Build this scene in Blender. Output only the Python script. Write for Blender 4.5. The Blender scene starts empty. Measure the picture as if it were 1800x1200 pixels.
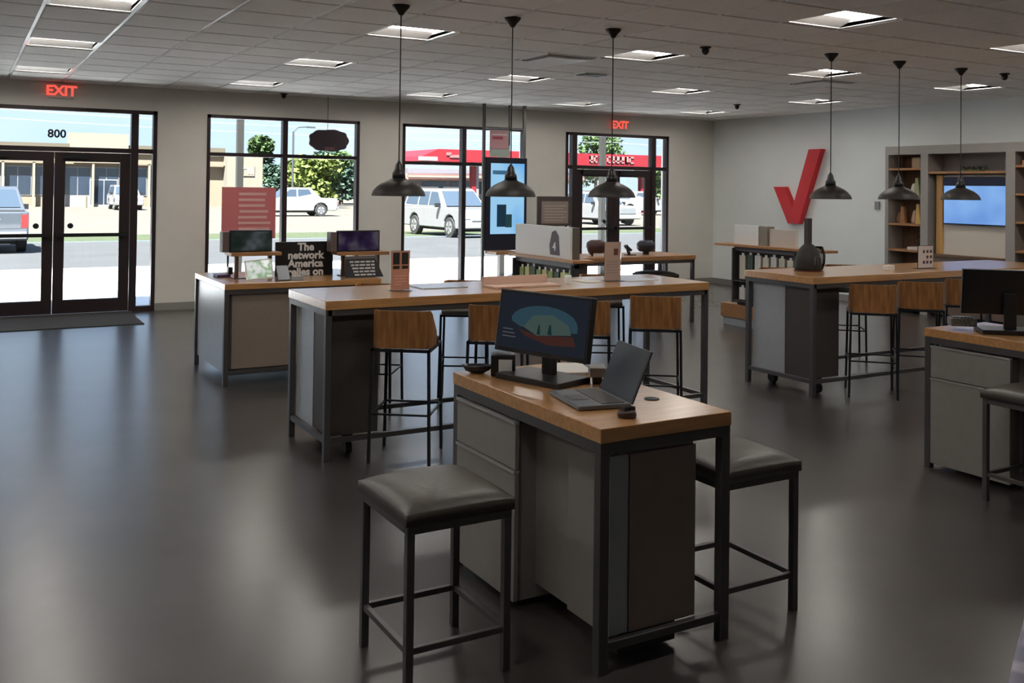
import bpy, bmesh, math, random
from mathutils import Vector, Matrix
random.seed(7)
R = math.radians
SC = bpy.context.scene
COL = SC.collection

# ------------------------------------------------------------------ camera
cam = bpy.data.cameras.new('camera'); co = bpy.data.objects.new('camera', cam); COL.objects.link(co)
yaw, pit, rol = R(29.7472), R(0.8815), R(0.7127)
fw = Vector((math.sin(yaw)*math.cos(pit), math.cos(yaw)*math.cos(pit), math.sin(pit)))
rt = Vector((math.cos(yaw), -math.sin(yaw), 0)); up = rt.cross(fw)
r2 = rt*math.cos(rol)+up*math.sin(rol); u2 = -rt*math.sin(rol)+up*math.cos(rol)
mat = Matrix((r2, u2, -fw)).transposed().to_4x4(); mat.translation = (0, 0, 1.7)
co.matrix_world = mat
cam.sensor_width = 36; cam.lens = 1702.7/1800*36; cam.shift_y = -(600-303.5)/1800
cam.clip_start = .05; cam.clip_end = 600
SC.camera = co

# ------------------------------------------------------------------ world, sun, exposure
SC.view_settings.view_transform = 'Standard'; SC.view_settings.look = 'None'
SC.view_settings.exposure = 0.65; SC.view_settings.gamma = 1.0; SC.view_settings.use_curve_mapping = False
W = bpy.data.worlds.new('sky'); SC.world = W; W.use_nodes = True
nt = W.node_tree; nt.nodes.clear()
wo = nt.nodes.new('ShaderNodeOutputWorld'); bg = nt.nodes.new('ShaderNodeBackground')
tc = nt.nodes.new('ShaderNodeTexCoord'); sep = nt.nodes.new('ShaderNodeSeparateXYZ')
rmp = nt.nodes.new('ShaderNodeValToRGB'); noi = nt.nodes.new('ShaderNodeTexNoise'); mp = nt.nodes.new('ShaderNodeMapping')
cr = nt.nodes.new('ShaderNodeValToRGB'); mx = nt.nodes.new('ShaderNodeMixRGB')
nt.links.new(tc.outputs['Generated'], sep.inputs[0]); nt.links.new(sep.outputs['Z'], rmp.inputs[0])
rmp.color_ramp.elements[0].position = 0.0; rmp.color_ramp.elements[0].color = (.60, .79, 1.0, 1)
rmp.color_ramp.elements[1].position = 0.5; rmp.color_ramp.elements[1].color = (.30, .50, .92, 1)
mp.inputs['Scale'].default_value = (1, 1, 3.5)
nt.links.new(tc.outputs['Generated'], mp.inputs[0]); nt.links.new(mp.outputs[0], noi.inputs['Vector'])
noi.inputs['Scale'].default_value = 3.2; noi.inputs['Detail'].default_value = 6
cr.color_ramp.elements[0].position = .42; cr.color_ramp.elements[1].position = .72
nt.links.new(noi.outputs['Fac'], cr.inputs[0])
nt.links.new(cr.outputs[0], mx.inputs[0]); nt.links.new(rmp.outputs[0], mx.inputs[1]); mx.inputs[2].default_value = (.78, .89, 1, 1)
nt.links.new(mx.outputs[0], bg.inputs[0]); bg.inputs[1].default_value = 0.88
nt.links.new(bg.outputs[0], wo.inputs[0])
sun = bpy.data.lights.new('sun', 'SUN'); sun.energy = 29.0; sun.angle = R(.8); sun.color = (1, .975, .94)
so = bpy.data.objects.new('sun', sun); COL.objects.link(so)
so.rotation_euler = Vector((-.34, -.42, .84)).to_track_quat('Z', 'Y').to_euler()
LENS = 19.0      # brightness of the ceiling troffer lenses

# ------------------------------------------------------------------ materials
MATS = {}
def mt(name, col, rough=.5, metal=0., noise=0., nscale=8., bump=0., emit=0., spec=.5, coat=0., stretch=(1, 1, 1)):
    if name in MATS: return MATS[name]
    m = bpy.data.materials.new(name); m.use_nodes = True; n = m.node_tree.nodes; l = m.node_tree.links
    p = n['Principled BSDF']; p.inputs['Base Color'].default_value = (*col, 1); p.inputs['Roughness'].default_value = rough
    p.inputs['Metallic'].default_value = metal; p.inputs['Specular IOR Level'].default_value = spec
    p.inputs['Coat Weight'].default_value = coat
    if emit:
        p.inputs['Emission Color'].default_value = (*col, 1); p.inputs['Emission Strength'].default_value = emit
    if noise or bump:
        t = n.new('ShaderNodeTexCoord'); mpp = n.new('ShaderNodeMapping'); mpp.inputs['Scale'].default_value = stretch
        tx = n.new('ShaderNodeTexNoise'); tx.inputs['Scale'].default_value = nscale; tx.inputs['Detail'].default_value = 5
        l.new(t.outputs['Object'], mpp.inputs[0]); l.new(mpp.outputs[0], tx.inputs['Vector'])
        if noise:
            r = n.new('ShaderNodeValToRGB'); r.color_ramp.elements[0].position = .3; r.color_ramp.elements[1].position = .7
            r.color_ramp.elements[0].color = (*[c*(1-noise) for c in col], 1); r.color_ramp.elements[1].color = (*[min(1, c*(1+noise)) for c in col], 1)
            l.new(tx.outputs['Fac'], r.inputs[0]); l.new(r.outputs[0], p.inputs['Base Color'])
        if bump:
            b = n.new('ShaderNodeBump'); b.inputs['Strength'].default_value = bump; b.inputs['Distance'].default_value = .01
            l.new(tx.outputs['Fac'], b.inputs['Height']); l.new(b.outputs[0], p.inputs['Normal'])
    MATS[name] = m; return m
WALL = mt('wall_paint', (.74, .715, .66), .7, noise=.03, nscale=2)
WALLB = mt('wall_paint_right', (.84, .88, .88), .6, noise=.02, nscale=2)
CEILB = mt('ceiling_deck', (.5, .48, .46), .9)
TILE = mt('ceiling_tile', (.84, .81, .77), .9, noise=.05, nscale=60, bump=.2)
TBAR = mt('ceiling_grid_white', (.92, .92, .91), .28, spec=.8, coat=.6)
FLOOR = mt('dark_floor', (.047, .041, .040), .45, noise=.14, nscale=2.2, bump=.02, spec=.2, coat=1.0)
FLOOR.node_tree.nodes['Principled BSDF'].inputs['Coat Roughness'].default_value = .25
FLOOR.node_tree.nodes['Principled BSDF'].inputs['Coat IOR'].default_value = 1.48
OAK = mt('oak_top', (.54, .275, .10), .3, noise=.18, nscale=3.5, stretch=(1.2, 14, 14), coat=1.0)
OAK.node_tree.nodes['Principled BSDF'].inputs['Coat Roughness'].default_value = .2
OAKX = mt('oak_edge', (.42, .21, .085), .38, noise=.2, nscale=3.5, stretch=(1.2, 14, 14))
WALNUT = mt('walnut_back', (.31, .135, .042), .42, noise=.38, nscale=5, stretch=(9, 9, 1))
STEEL = mt('grey_steel', (.115, .11, .112), .38, metal=.55)
DSTEEL = mt('black_steel', (.018, .019, .024), .4, metal=.3)
LAM = mt('grey_laminate', (.27, .255, .24), .45, noise=.04, nscale=20)
LAML = mt('daylit_pale_laminate', (.40, .43, .47), .25, noise=.03, nscale=20)  # bluish tint imitates daylight sheen on the left-facing panels
LAMW = mt('warm_laminate', (.27, .215, .18), .45, noise=.04, nscale=20)
DARKP = mt('charcoal_panel', (.065, .057, .052), .5)
EDGE = mt('pale_metal_edge', (.5, .5, .5), .3, metal=.5)
LEATHER = mt('dark_leather', (.06, .052, .044), .40, noise=.1, nscale=40, bump=.12, spec=.6)
BRONZE = mt('bronze_aluminium', (.035, .022, .024), .4, metal=.35)
BLACK = mt('black_plastic', (.012, .012, .014), .35)
BLACKM = mt('matte_black', (.016, .015, .014), .6)
PEND = mt('pendant_enamel', (.020, .016, .014), .5)
WHITE = mt('white_plastic', (.80, .80, .79), .4)
PAPER = mt('paper_white', (.78, .76, .73), .8)
RUBBER = mt('rubber', (.02, .02, .02), .8)
BASEB = mt('baseboard_grey', (.26, .25, .235), .5)
RED = mt('check_red', (.66, .022, .030), .4)
RED2 = mt('station_red', (0.1617, 0.0054, 0.0108), .5)
PINKRED = mt('faded_red_print', (.60, .17, .17), .6)
PINKTX = mt('pale_pink_print', (.72, .42, .38), .6)
MATM = mt('entrance_mat_fibre', (.06, .058, .06), .95, noise=.3, nscale=120, bump=.4)
CONC = mt('pale_concrete', (.80, .82, .84), .8, noise=.05, nscale=1.5)
CONC2 = mt('beige_concrete', (0.0778, 0.07, 0.0571), .85, noise=.08, nscale=.3)
ASPH = mt('asphalt', (0.0389, 0.0405, 0.0425), .9, noise=.12, nscale=.6)
GRASS = mt('grass', (0.0317, 0.0432, 0.0144), .95, noise=.3, nscale=3, bump=.5)
TAN = mt('tan_stucco', (0.1639, 0.1342, 0.0968), .9, noise=.05, nscale=.4)
TAN2 = mt('cream_stucco', (0.1609, 0.1461, 0.1162), .9, noise=.04, nscale=.4)
TAN3 = mt('brown_fascia', (0.0795, 0.0662, 0.0463), .9)
SHOPG = mt('shop_glass', (0.0173, 0.0259, 0.0403), .12, spec=.8)
CARW = mt('white_car_paint', (0.1762, 0.1788, 0.1814), .25, coat=.6)
CARG = mt('silver_blue_paint', (0.0778, 0.0907, 0.1089), .28, metal=.4, coat=.5)
CARGL = mt('car_glass', (.035, .05, .07), .08, spec=.9)
CHROME = mt('chrome', (.6, .6, .62), .22, metal=.9)
OWHITE = mt('outdoor_white_frame', (0.1728, 0.1728, 0.1786), .5)
LEAF = mt('leaf_green', (0.0346, 0.0689, 0.0139), .8, noise=.4, nscale=.6)
LEAFY = mt('leaf_yellow_green', (0.0895, 0.1208, 0.0196), .8, noise=.35, nscale=.6)
LEAFB = mt('leaf_blue_green', (0.0343, 0.0685, 0.0455), .8, noise=.35, nscale=.6)
BARK = mt('bark', (.12, .09, .06), .9)
def glassmat(name, tint, gloss):
    m = bpy.data.materials.new(name); m.use_nodes = True; n = m.node_tree.nodes; l = m.node_tree.links; n.clear()
    o = n.new('ShaderNodeOutputMaterial'); t = n.new('ShaderNodeBsdfTransparent'); g = n.new('ShaderNodeBsdfGlossy'); x = n.new('ShaderNodeMixShader')
    fr = n.new('ShaderNodeFresnel'); fr.inputs[0].default_value = 1.45
    t.inputs[0].default_value = (*tint, 1); g.inputs['Roughness'].default_value = .02; g.inputs[0].default_value = (gloss, gloss, gloss, 1)
    l.new(fr.outputs[0], x.inputs[0]); l.new(t.outputs[0], x.inputs[1]); l.new(g.outputs[0], x.inputs[2]); l.new(x.outputs[0], o.inputs[0])
    return m
GLASS = glassmat('window_glass', (.95, .97, .97), .6)
ACRYL = glassmat('clear_acrylic', (.85, .85, .85), .8)
def emat(name, col, s):
    m = bpy.data.materials.new(name); m.use_nodes = True; n = m.node_tree.nodes; l = m.node_tree.links; n.clear()
    o = n.new('ShaderNodeOutputMaterial'); e = n.new('ShaderNodeEmission'); e.inputs[0].default_value = (*col, 1); e.inputs[1].default_value = s
    l.new(e.outputs[0], o.inputs[0]); return m
LENSM = emat('lit_lens', (1, .94, .86), LENS)
EXITR = emat('exit_letters', (1, .10, .07), .8)
def screen(name, c0, c1, c2, s=1., scale=3., seed=0.):
    m = bpy.data.materials.new(name); m.use_nodes = True; n = m.node_tree.nodes; l = m.node_tree.links; n.clear()
    o = n.new('ShaderNodeOutputMaterial'); e = n.new('ShaderNodeEmission'); t = n.new('ShaderNodeTexCoord'); mpp = n.new('ShaderNodeMapping')
    mpp.inputs['Location'].default_value = (seed, seed*.7, seed*.3)
    x = n.new('ShaderNodeTexNoise'); x.inputs['Scale'].default_value = scale; x.inputs['Detail'].default_value = 2
    r = n.new('ShaderNodeValToRGB'); cs = r.color_ramp
    cs.elements[0].position = .38; cs.elements[0].color = (*c0, 1); cs.elements[1].position = .62; cs.elements[1].color = (*c2, 1)
    k = cs.elements.new(.5); k.color = (*c1, 1)
    l.new(t.outputs['Object'], mpp.inputs[0]); l.new(mpp.outputs[0], x.inputs['Vector']); l.new(x.outputs['Fac'], r.inputs[0]); l.new(r.outputs[0], e.inputs[0])
    e.inputs[1].default_value = s; l.new(e.outputs[0], o.inputs[0]); return m

# ------------------------------------------------------------------ helpers
def tag(o, label=None, cat=None, group=None, kind=None):
    if label: o['label'] = label
    if cat: o['category'] = cat
    if group: o['group'] = group
    if kind: o['kind'] = kind
    return o
def empty(name, loc, label=None, cat=None, group=None, kind=None):
    o = bpy.data.objects.new(name, None); o.empty_display_size = .1; o.location = loc; COL.objects.link(o)
    o['_w'] = list(loc)
    return tag(o, label, cat, group, kind)
ORI = {}
class B:
    def __init__(s): s.v = []; s.f = []
    def add(s, vs, fs):
        k = len(s.v); s.v += [tuple(v) for v in vs]; s.f += [tuple(k+i for i in f) for f in fs]; return s
    def box(s, x0, x1, y0, y1, z0, z1):
        return s.add([(x0,y0,z0),(x1,y0,z0),(x1,y1,z0),(x0,y1,z0),(x0,y0,z1),(x1,y0,z1),(x1,y1,z1),(x0,y1,z1)],
                     [(0,3,2,1),(4,5,6,7),(0,1,5,4),(1,2,6,5),(2,3,7,6),(3,0,4,7)])
    def bar(s, p, q, w, h=None):
        p, q = Vector(p), Vector(q); h = h or w; d = (q-p).normalized()
        a = Vector((0,0,1)) if abs(d.z) < .9 else Vector((1,0,0)); u = d.cross(a).normalized(); v = u.cross(d)
        vs = [e + u*i*w/2 + v*j*h/2 for e in (p, q) for i, j in ((-1,-1),(1,-1),(1,1),(-1,1))]
        return s.add(vs, [(0,1,2,3),(7,6,5,4),(0,4,5,1),(1,5,6,2),(2,6,7,3),(3,7,4,0)])
    def cyl(s, p, q, r, n=12, r2=None):
        p, q = Vector(p), Vector(q); r2 = r if r2 is None else r2; d = (q-p).normalized()
        a = Vector((0,0,1)) if abs(d.z) < .9 else Vector((1,0,0)); u = d.cross(a).normalized(); v = u.cross(d)
        vs = []
        for e, rr in ((p, r), (q, r2)):
            for i in range(n):
                t = 2*math.pi*i/n; vs.append(e + (u*math.cos(t)+v*math.sin(t))*rr)
        fs = [(i, i+n, (i+1) % n+n, (i+1) % n) for i in range(n)] + [tuple(range(n)), tuple(range(2*n-1, n-1, -1))]
        return s.add(vs, fs)
    def lathe(s, cx, cy, prof, n=24, caps=True):
        vs = []; fs = []; m = len(prof)
        for r, z in prof:
            for i in range(n):
                t = 2*math.pi*i/n; vs.append((cx+r*math.cos(t), cy+r*math.sin(t), z))
        for j in range(m-1):
            for i in range(n):
                fs.append((j*n+i, j*n+(i+1) % n, (j+1)*n+(i+1) % n, (j+1)*n+i))
        if caps: fs += [tuple(range(n-1, -1, -1)), tuple((m-1)*n+i for i in range(n))]
        return s.add(vs, fs)
    def prism(s, pts, ax, a, b, a2=None, b2=None):
        n = len(pts)
        def P(p, t): return {'x': (t, p[0], p[1]), 'y': (p[0], t, p[1]), 'z': (p[0], p[1], t)}[ax]
        vs = [P(p, a if a2 is None else a2[i]) for i, p in enumerate(pts)] + [P(p, b if b2 is None else b2[i]) for i, p in enumerate(pts)]
        return s.add(vs, [tuple(range(n)), tuple(range(2*n-1, n-1, -1))] + [(i, i+n, (i+1) % n+n, (i+1) % n) for i in range(n)])
    def rotz(s, ang, cx=0, cy=0):
        c, k = math.cos(ang), math.sin(ang)
        s.v = [(cx+(x-cx)*c-(y-cy)*k, cy+(x-cx)*k+(y-cy)*c, z) for x, y, z in s.v]; return s
    def xf(s, M): s.v = [tuple(M @ Vector(v)) for v in s.v]; return s
    def build(s, name, m, parent=None, bevel=0, smooth=False, origin=None, fix=True):
        if parent is not None: org = Vector(parent['_w'])
        elif origin is not None: org = Vector(origin)
        else:
            xs = [v[0] for v in s.v]; ys = [v[1] for v in s.v]; zs = [v[2] for v in s.v]
            org = Vector(((min(xs)+max(xs))/2, (min(ys)+max(ys))/2, min(zs)))
        me = bpy.data.meshes.new(name); me.from_pydata([tuple(Vector(v)-org) for v in s.v], [], s.f)
        if fix:
            bm = bmesh.new(); bm.from_mesh(me); bmesh.ops.recalc_face_normals(bm, faces=bm.faces); bm.to_mesh(me); bm.free()
        me.materials.append(m)
        if smooth:
            for p in me.polygons: p.use_smooth = True
        o = bpy.data.objects.new(name, me); COL.objects.link(o); o['_w'] = list(org)
        if parent is not None: o.parent = parent
        else: o.location = org
        if bevel:
            md = o.modifiers.new('bevel', 'BEVEL'); md.width = bevel; md.segments = 2; md.limit_method = 'ANGLE'; md.angle_limit = R(40)
        if smooth == 'auto': 
            pass
        return o
def children(o): return [c for c in KIDS.get(o.name, [])]
KIDS = {}
def refresh():
    KIDS.clear()
    for o in COL.objects:
        if o.parent: KIDS.setdefault(o.parent.name, []).append(o)
def copy_tree(o, parent=None):
    c = o.copy(); COL.objects.link(c)
    if parent is not None: c.parent = parent
    for ch in KIDS.get(o.name, []): copy_tree(ch, c)
    return c
def clone(o, loc, rz, label, group=None):
    refresh(); c = copy_tree(o); c.location = loc; c.rotation_euler = (0, 0, rz); c['label'] = label
    if group: c['group'] = group
    return c
def text(name, s, size, m, parent, M, depth=.004, bold=0., align='CENTER', space=1.):
    cu = bpy.data.curves.new(name, 'FONT'); cu.body = s; cu.size = size; cu.extrude = depth/2; cu.offset = bold; cu.align_x = align; cu.space_line = space
    cu.resolution_u = 3
    t = bpy.data.objects.new(name, cu); COL.objects.link(t)
    me = bpy.data.meshes.new_from_object(t.evaluated_get(bpy.context.evaluated_depsgraph_get()))
    bpy.data.objects.remove(t); me.transform(M)
    org = Vector(parent['_w']); me.transform(Matrix.Translation(-org)); me.materials.clear(); me.materials.append(m)
    o = bpy.data.objects.new(name, me); COL.objects.link(o); o.parent = parent; o['_w'] = list(org); return o
def faceM(pos, right, upv):
    r, u = Vector(right).normalized(), Vector(upv).normalized(); n = r.cross(u)
    M = Matrix((r, u, n)).transposed().to_4x4(); M.translation = pos; return M
def lines(b, x0, x1, y, z1, n, step, h, seed=0, th=.002, left=True):
    rr = random.Random(seed)
    for i in range(n):
        L = (x1-x0)*rr.uniform(.6, 1); a = x0 if left else (x0+x1)/2-L/2
        b.box(a, a+L, y-th, y, z1-i*step-h, z1-i*step)
    return b

# ================================================================== ROOM SHELL
YW, XW, H = 13.6, 12.04, 2.985
X0, Y0 = -3.6, -3.2
tag(B().box(X0, XW, Y0, YW, -.12, 0).build('floor', FLOOR), kind='structure')
# front (window) wall with four openings
fwall = empty('wall_front', (X0, YW, 0), kind='structure')
ops = [(-1.35, 2.30, 0, 2.66), (2.95, 5.16, .0, 2.655), (5.85, 8.02, .0, 2.655), (8.80, 10.98, 0, 2.645)]
b = B(); xp = X0
for (a, c, z0, z1) in ops:
    b.box(xp, a, YW, YW+.2, 0, 3.6); b.box(a, c, YW, YW+.2, z1, 3.6); xp = c
b.box(xp, XW+.2, YW, YW+.2, 0, 3.6)
b.build('wall_surface', WALL, fwall)
tag(B().box(XW, XW+.2, Y0, YW, 0, 3.3).build('wall_right', WALLB), kind='structure')
tag(B().box(X0-.2, X0, Y0, YW, 0, 3.3).build('wall_left', WALL), kind='structure')
tag(B().box(X0-.2, XW+.2, Y0-.2, Y0, 0, 3.3).build('wall_back', WALL), kind='structure')
b = B(); xp = X0
for (a, c, z0, z1) in ops: b.box(xp, a, YW-.012, YW, 0, .10); xp = c
b.box(xp, XW, YW-.012, YW, 0, .10)
tag(b.build('baseboard_front', BASEB), kind='structure')
tag(B().box(XW-.012, XW, 9.6, YW-.012, 0, .10).build('baseboard_right', BASEB), kind='structure')

# ceiling: deck, white grid and dropped tiles
ceil = empty('ceiling', (0, 0, H), kind='structure')
B().box(X0-.2, XW+.2, Y0-.2, YW+.2, H+.14, H+.3).build('deck', CEILB, ceil)
PX, PY, GX, GY = .611, .60, .515, 4.75
kx0 = math.floor((X0-GX)/PX); kx1 = math.ceil((XW-GX)/PX); ky0 = math.floor((Y0-GY)/PY); ky1 = math.ceil((YW-GY)/PY)
troffers, vents = set(), {(7, 5), (13, 5)}
for i in range(-6, 19):
    for j in range(-14, 15):
        if i % 4 == 0 and j % 4 == 0 and i >= -4 and j >= -4: troffers.add((i, j))  # includes unseen lights outside the view, added to brighten the foreground
b = B()
for k in range(kx0, kx1+1):
    x = GX+k*PX
    if X0 < x < XW: b.box(x-.012, x+.012, Y0, YW, H, H+.03)
for k in range(ky0, ky1+1):
    y = GY+k*PY
    if Y0 < y < YW: b.box(X0, XW, y-.012, y+.012, H, H+.03)
b.box(X0, XW, YW-.025, YW, H-.002, H+.02); b.box(XW-.025, XW, Y0, YW, H-.002, H+.02)
b.build('grid_bar', TBAR, ceil, fix=False)
def tilebox(b, x0, x1, y0, y1):
    g, d = .020, .012
    b.add([(x0+g-.006, y0+g-.006, H), (x1-g+.006, y0+g-.006, H), (x1-g+.006, y1-g+.006, H), (x0+g-.006, y1-g+.006, H),
           (x0+g, y0+g, H-d), (x1-g, y0+g, H-d), (x1-g, y1-g, H-d), (x0+g, y1-g, H-d),
           (x0+.004, y0+.004, H+.02), (x1-.004, y0+.004, H+.02), (x1-.004, y1-.004, H+.02), (x0+.004, y1-.004, H+.02)],
          [(4,7,6,5),(0,4,5,1),(1,5,6,2),(2,6,7,3),(3,7,4,0),(8,0,1,9),(9,1,2,10),(10,2,3,11),(11,3,0,8),(8,9,10,11)])
cells = []
rest = B()
for i in range(kx0, kx1+1):
    for j in range(ky0, ky1+1):
        if (i, j) in troffers or (i, j) in vents: continue
        a, c = max(GX+i*PX, X0), min(GX+(i+1)*PX, XW); d, e = max(GY+j*PY, Y0), min(GY+(j+1)*PY, YW)
        if c-a < .08 or e-d < .08: continue
        full = (c-a > .6 and e-d > .59)
        cx, cy = (a+c)/2, (d+e)/2
        dep = cx*.496+cy*.868; px = 900+1702.7*(cx*.868-cy*.496)/max(dep, .1); py = 303.5-1702.7*((H-1.7)/max(dep, .1)-.0154)
        if full and dep > 1 and -60 < px < 1860 and py > -25: cells.append((dep, a, d))
        else: tilebox(rest, a, c, d, e)
cells.sort(); tb = B(); tilebox(tb, 0, PX, 0, PY)
proto = None
for n, (dep, a, d) in enumerate(cells):
    if n >= 298: tilebox(rest, a, a+PX, d, d+PY); continue
    if proto is None:
        tb.v = [(x, y, z) for x, y, z in tb.v]
        proto = tb.build('tile', TILE, ceil); proto.location = (a, d, 0); t = proto
    else:
        t = proto.copy(); COL.objects.link(t); t.parent = ceil
    t.location = (a, d, 0)
tag(rest.build('more_tile', TILE, ceil, fix=False), kind='stuff')

# troffers
def make_troffer():
    r = empty('ceiling_light', (0, 0, H))
    a, c, d, e = .012, PX-.012, .012, PY-.012; m0, m1 = .19, PY-.19
    B().box(a, c, d, d+.02, H-.004, H+.03).box(a, c, e-.02, e, H-.004, H+.03).box(a, a+.02, d, e, H-.004, H+.03).box(c-.02, c, d, e, H-.004, H+.03).build('frame', TBAR, r)
    w = B()
    w.prism([(d+.02, H), (m0, H+.055), (m0, H+.075), (d+.02, H+.02)], 'x', a+.02, c-.02)
    w.prism([(e-.02, H), (m1, H+.055), (m1, H+.075), (e-.02, H+.02)], 'x', a+.02, c-.02)
    w.box(a+.002, a+.02, d, e, H, H+.12); w.box(c-.02, c-.002, d, e, H, H+.12); w.box(a, c, d, e, H+.11, H+.125)
    w.build('reflector', TBAR, r)
    B().box(a+.02, c-.02, m0, m1, H+.045, H+.06).build('lens', LENSM, r)
    return r
tf = make_troffer(); first = True
order = {0: 'far left', 4: 'second', 8: 'third', 12: 'fourth', 16: 'right-hand'}
rowsn = {0: 'nearest', 4: 'second nearest', 8: 'third nearest', 12: 'farthest'}
refresh()
for (i, j) in sorted(troffers):
    x, y = GX+i*PX, GY+j*PY
    if x < X0 or x+PX > XW or y < Y0 or y+PY > YW: continue
    o = tf if first else copy_tree(tf)
    first = False; o.location = (x, y, H)
    seen = i in order and j in rowsn and not (i == 0 and j == 0)
    lab = ('square recessed ceiling light, %s row from the window wall, %s column from the left' % ({12: 'first', 8: 'second', 4: 'third', 0: 'fourth'}[j], {0: 'first', 4: 'second', 8: 'third', 12: 'fourth', 16: 'fifth'}[i])) if seen else \
        'square recessed ceiling light outside the picture, added to brighten the shop'
    tag(o, lab, 'ceiling light', 'recessed ceiling lights' if seen else 'added recessed lights over the unseen part of the shop')

# air diffusers
def make_vent(i, j, lab):
    x, y = GX+i*PX, GY+j*PY
    r = empty('ceiling_vent', (x+PX/2, y+PY/2, H), lab, 'ceiling vent')
    B().box(x+.01, x+PX-.01, y+.01, y+PY-.01, H-.004, H+.02).build('frame', TBAR, r)
    B().box(x+.09, x+PX-.09, y+.09, y+PY-.09, H-.035, H-.028).build('deflector_plate', WHITE, r)
    for k in range(3):
        q = .03+.02*k; B().box(x+q, x+PX-q, y+q, y+q+.008, H-.02+k*-.004, H-.004).box(x+q, x+PX-q, y+PY-q-.008, y+PY-q, H-.02-k*.004, H-.004).box(x+q, x+q+.008, y+q, y+PY-q, H-.02, H-.004).box(x+PX-q-.008, x+PX-q, y+q, y+PY-q, H-.02, H-.004).build('louvre', DARKP if k == 1 else TBAR, r)
    return r
make_vent(7, 5, 'white square air vent in the ceiling left of the long table, between two pendant cords')
make_vent(13, 5, 'white square air vent in the ceiling behind the right-hand pendants')
r = empty('exhaust_grille', (6.09, 8.9, H), 'small dark slotted ceiling grille beside the third pendant cord', 'ceiling vent')
B().box(5.92, 6.26, 8.78, 9.02, H-.022, H-.008).build('frame', TBAR, r)
for k in range(4): B().box(5.95, 6.23, 8.80+k*.055, 8.83+k*.055, H-.03, H-.012).build('slat', DARKP, r)
for nm, x, y, lab in (('sprinkler_head', 5.75, 6.62, 'black ceiling spot to the right of the third pendant canopy'),
                      ('sprinkler_head', 9.6, 6.31, 'black ceiling spot to the right of the last pendant canopy'),
                      ('security_camera', 10.0, 10.8, 'small dark ceiling camera near the corner of the two walls'),
                      ('security_camera', 3.92, 13.3, 'small dark ceiling camera against the window wall above the first window')):
    r = empty(nm, (x, y, H), lab, 'ceiling fixture')
    B().lathe(x, y, [(.05, H-.006), (.05, H-.022), (.03, H-.03)], 16).build('mounting_ring', BLACKM, r)
    B().lathe(x, y, [(.03, H-.03), (.034, H-.05), (.022, H-.075), (.004, H-.085)], 16).build('dome', BLACK, r, smooth=True)

# ------------------------------------------------------------------ windows and doors
def vbar(b, x0, x1, z0, z1, y0=YW-.01, y1=YW+.10): b.box(x0, x1, y0, y1, z0, z1)
def window(name, x0, x1, z0, z1, zt, xm, lab):
    r = empty(name, ((x0+x1)/2, YW, z0), kind='structure')
    f = B(); t = .045
    vbar(f, x0, x0+t, z0, z1); vbar(f, x1-t, x1, z0, z1); vbar(f, x0, x1, z1-t, z1); vbar(f, x0, x1, z0, z0+.08)
    f.build('frame', BRONZE, r)
    for m_ in xm:
        q = B(); vbar(q, m_-.035, m_+.035, z0+.08, z1-t); q.build('mullion', BRONZE, r)
    q = B(); vbar(q, x0+t, x1-t, zt-.025, zt+.025, YW, YW+.09); q.build('transom_bar', BRONZE, r)
    xs = [x0+t]+list(xm)+[x1-t]
    for a, c in zip(xs[:-1], xs[1:]):
        for d, e in ((z0+.08, zt-.025), (zt+.025, z1-t)):
            B().box(a, c, YW+.04, YW+.048, d, e).build('pane', GLASS, r)
window('window_1', 2.95, 5.16, .0, 2.655, 2.11, [4.04], '')
window('window_2', 5.85, 8.02, .0, 2.655, 2.06, [6.9], '')
def door(name, x0, x1, xa, xb, xm, z1, zt, sides):
    r = empty(name, ((x0+x1)/2, YW, 0), kind='structure')
    f = B(); t = .05
    vbar(f, x0, x0+t, 0, z1); vbar(f, x1-t, x1, 0, z1); vbar(f, x0, x1, z1-t, z1)
    f.build('frame', BRONZE, r)
    q = B(); vbar(q, x0+t, x1-t, zt-.03, zt+.03, YW, YW+.09); q.build('transom_bar', BRONZE, r)
    for a in (xa, xb):
        q = B(); vbar(q, a-.045, a+.045, 0, z1-t); q.build('mullion', BRONZE, r)
    for a, c in ((x0+t, xa-.045), (xb+.045, x1-t)):
        if c-a > .05:
            B().box(a, c, YW, YW+.09, 0, .07).build('sill', BRONZE, r)
            B().box(a, c, YW+.04, YW+.048, .07, zt-.03).build('pane', GLASS, r)
            B().box(a, c, YW+.04, YW+.048, zt+.03, z1-t).build('pane', GLASS, r)
    B().box(xa+.045, xb-.045, YW+.04, YW+.048, zt+.03, z1-t).build('pane', GLASS, r)
    B().box(xa, xb, YW-.02, YW+.10, 0, .015).build('threshold', STEEL, r)
    for a, c, hx in ((xa+.05, xm-.004, 1), (xm+.004, xb-.05, -1)):
        s = .125
        lf = B().box(a, a+s, YW+.01, YW+.06, .02, zt-.035).box(c-s, c, YW+.01, YW+.06, .02, zt-.035).box(a+s, c-s, YW+.01, YW+.06, zt-.035-.12, zt-.035).box(a+s, c-s, YW+.01, YW+.06, .02, .19)
        lf = lf.build('door_leaf', BRONZE, r, bevel=.003)
        B().box(a+s, c-s, YW+.03, YW+.038, .19, zt-.155).build('glass_panel', GLASS, lf)
        B().box(a+.03, c-.03, YW-.05, YW-.02, 1.0, 1.045).box(a+.03, a+.08, YW-.03, YW+.01, .99, 1.055).box(c-.08, c-.03, YW-.03, YW+.01, .99, 1.055).build('push_bar', BLACK, lf)
        hxx = c-s+.03 if hx > 0 else a+s-.03
        B().cyl((hxx-hx*.1, YW-.0, 1.14), (hxx-hx*.1, YW+.028, 1.14), .035, 16).build('lock_disc', BLACK, lf)
        B().box(a+.1, a+.4, YW-.05, YW+.01, zt-.115, zt-.055).build('door_closer', BLACK, lf)
    return r
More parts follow.
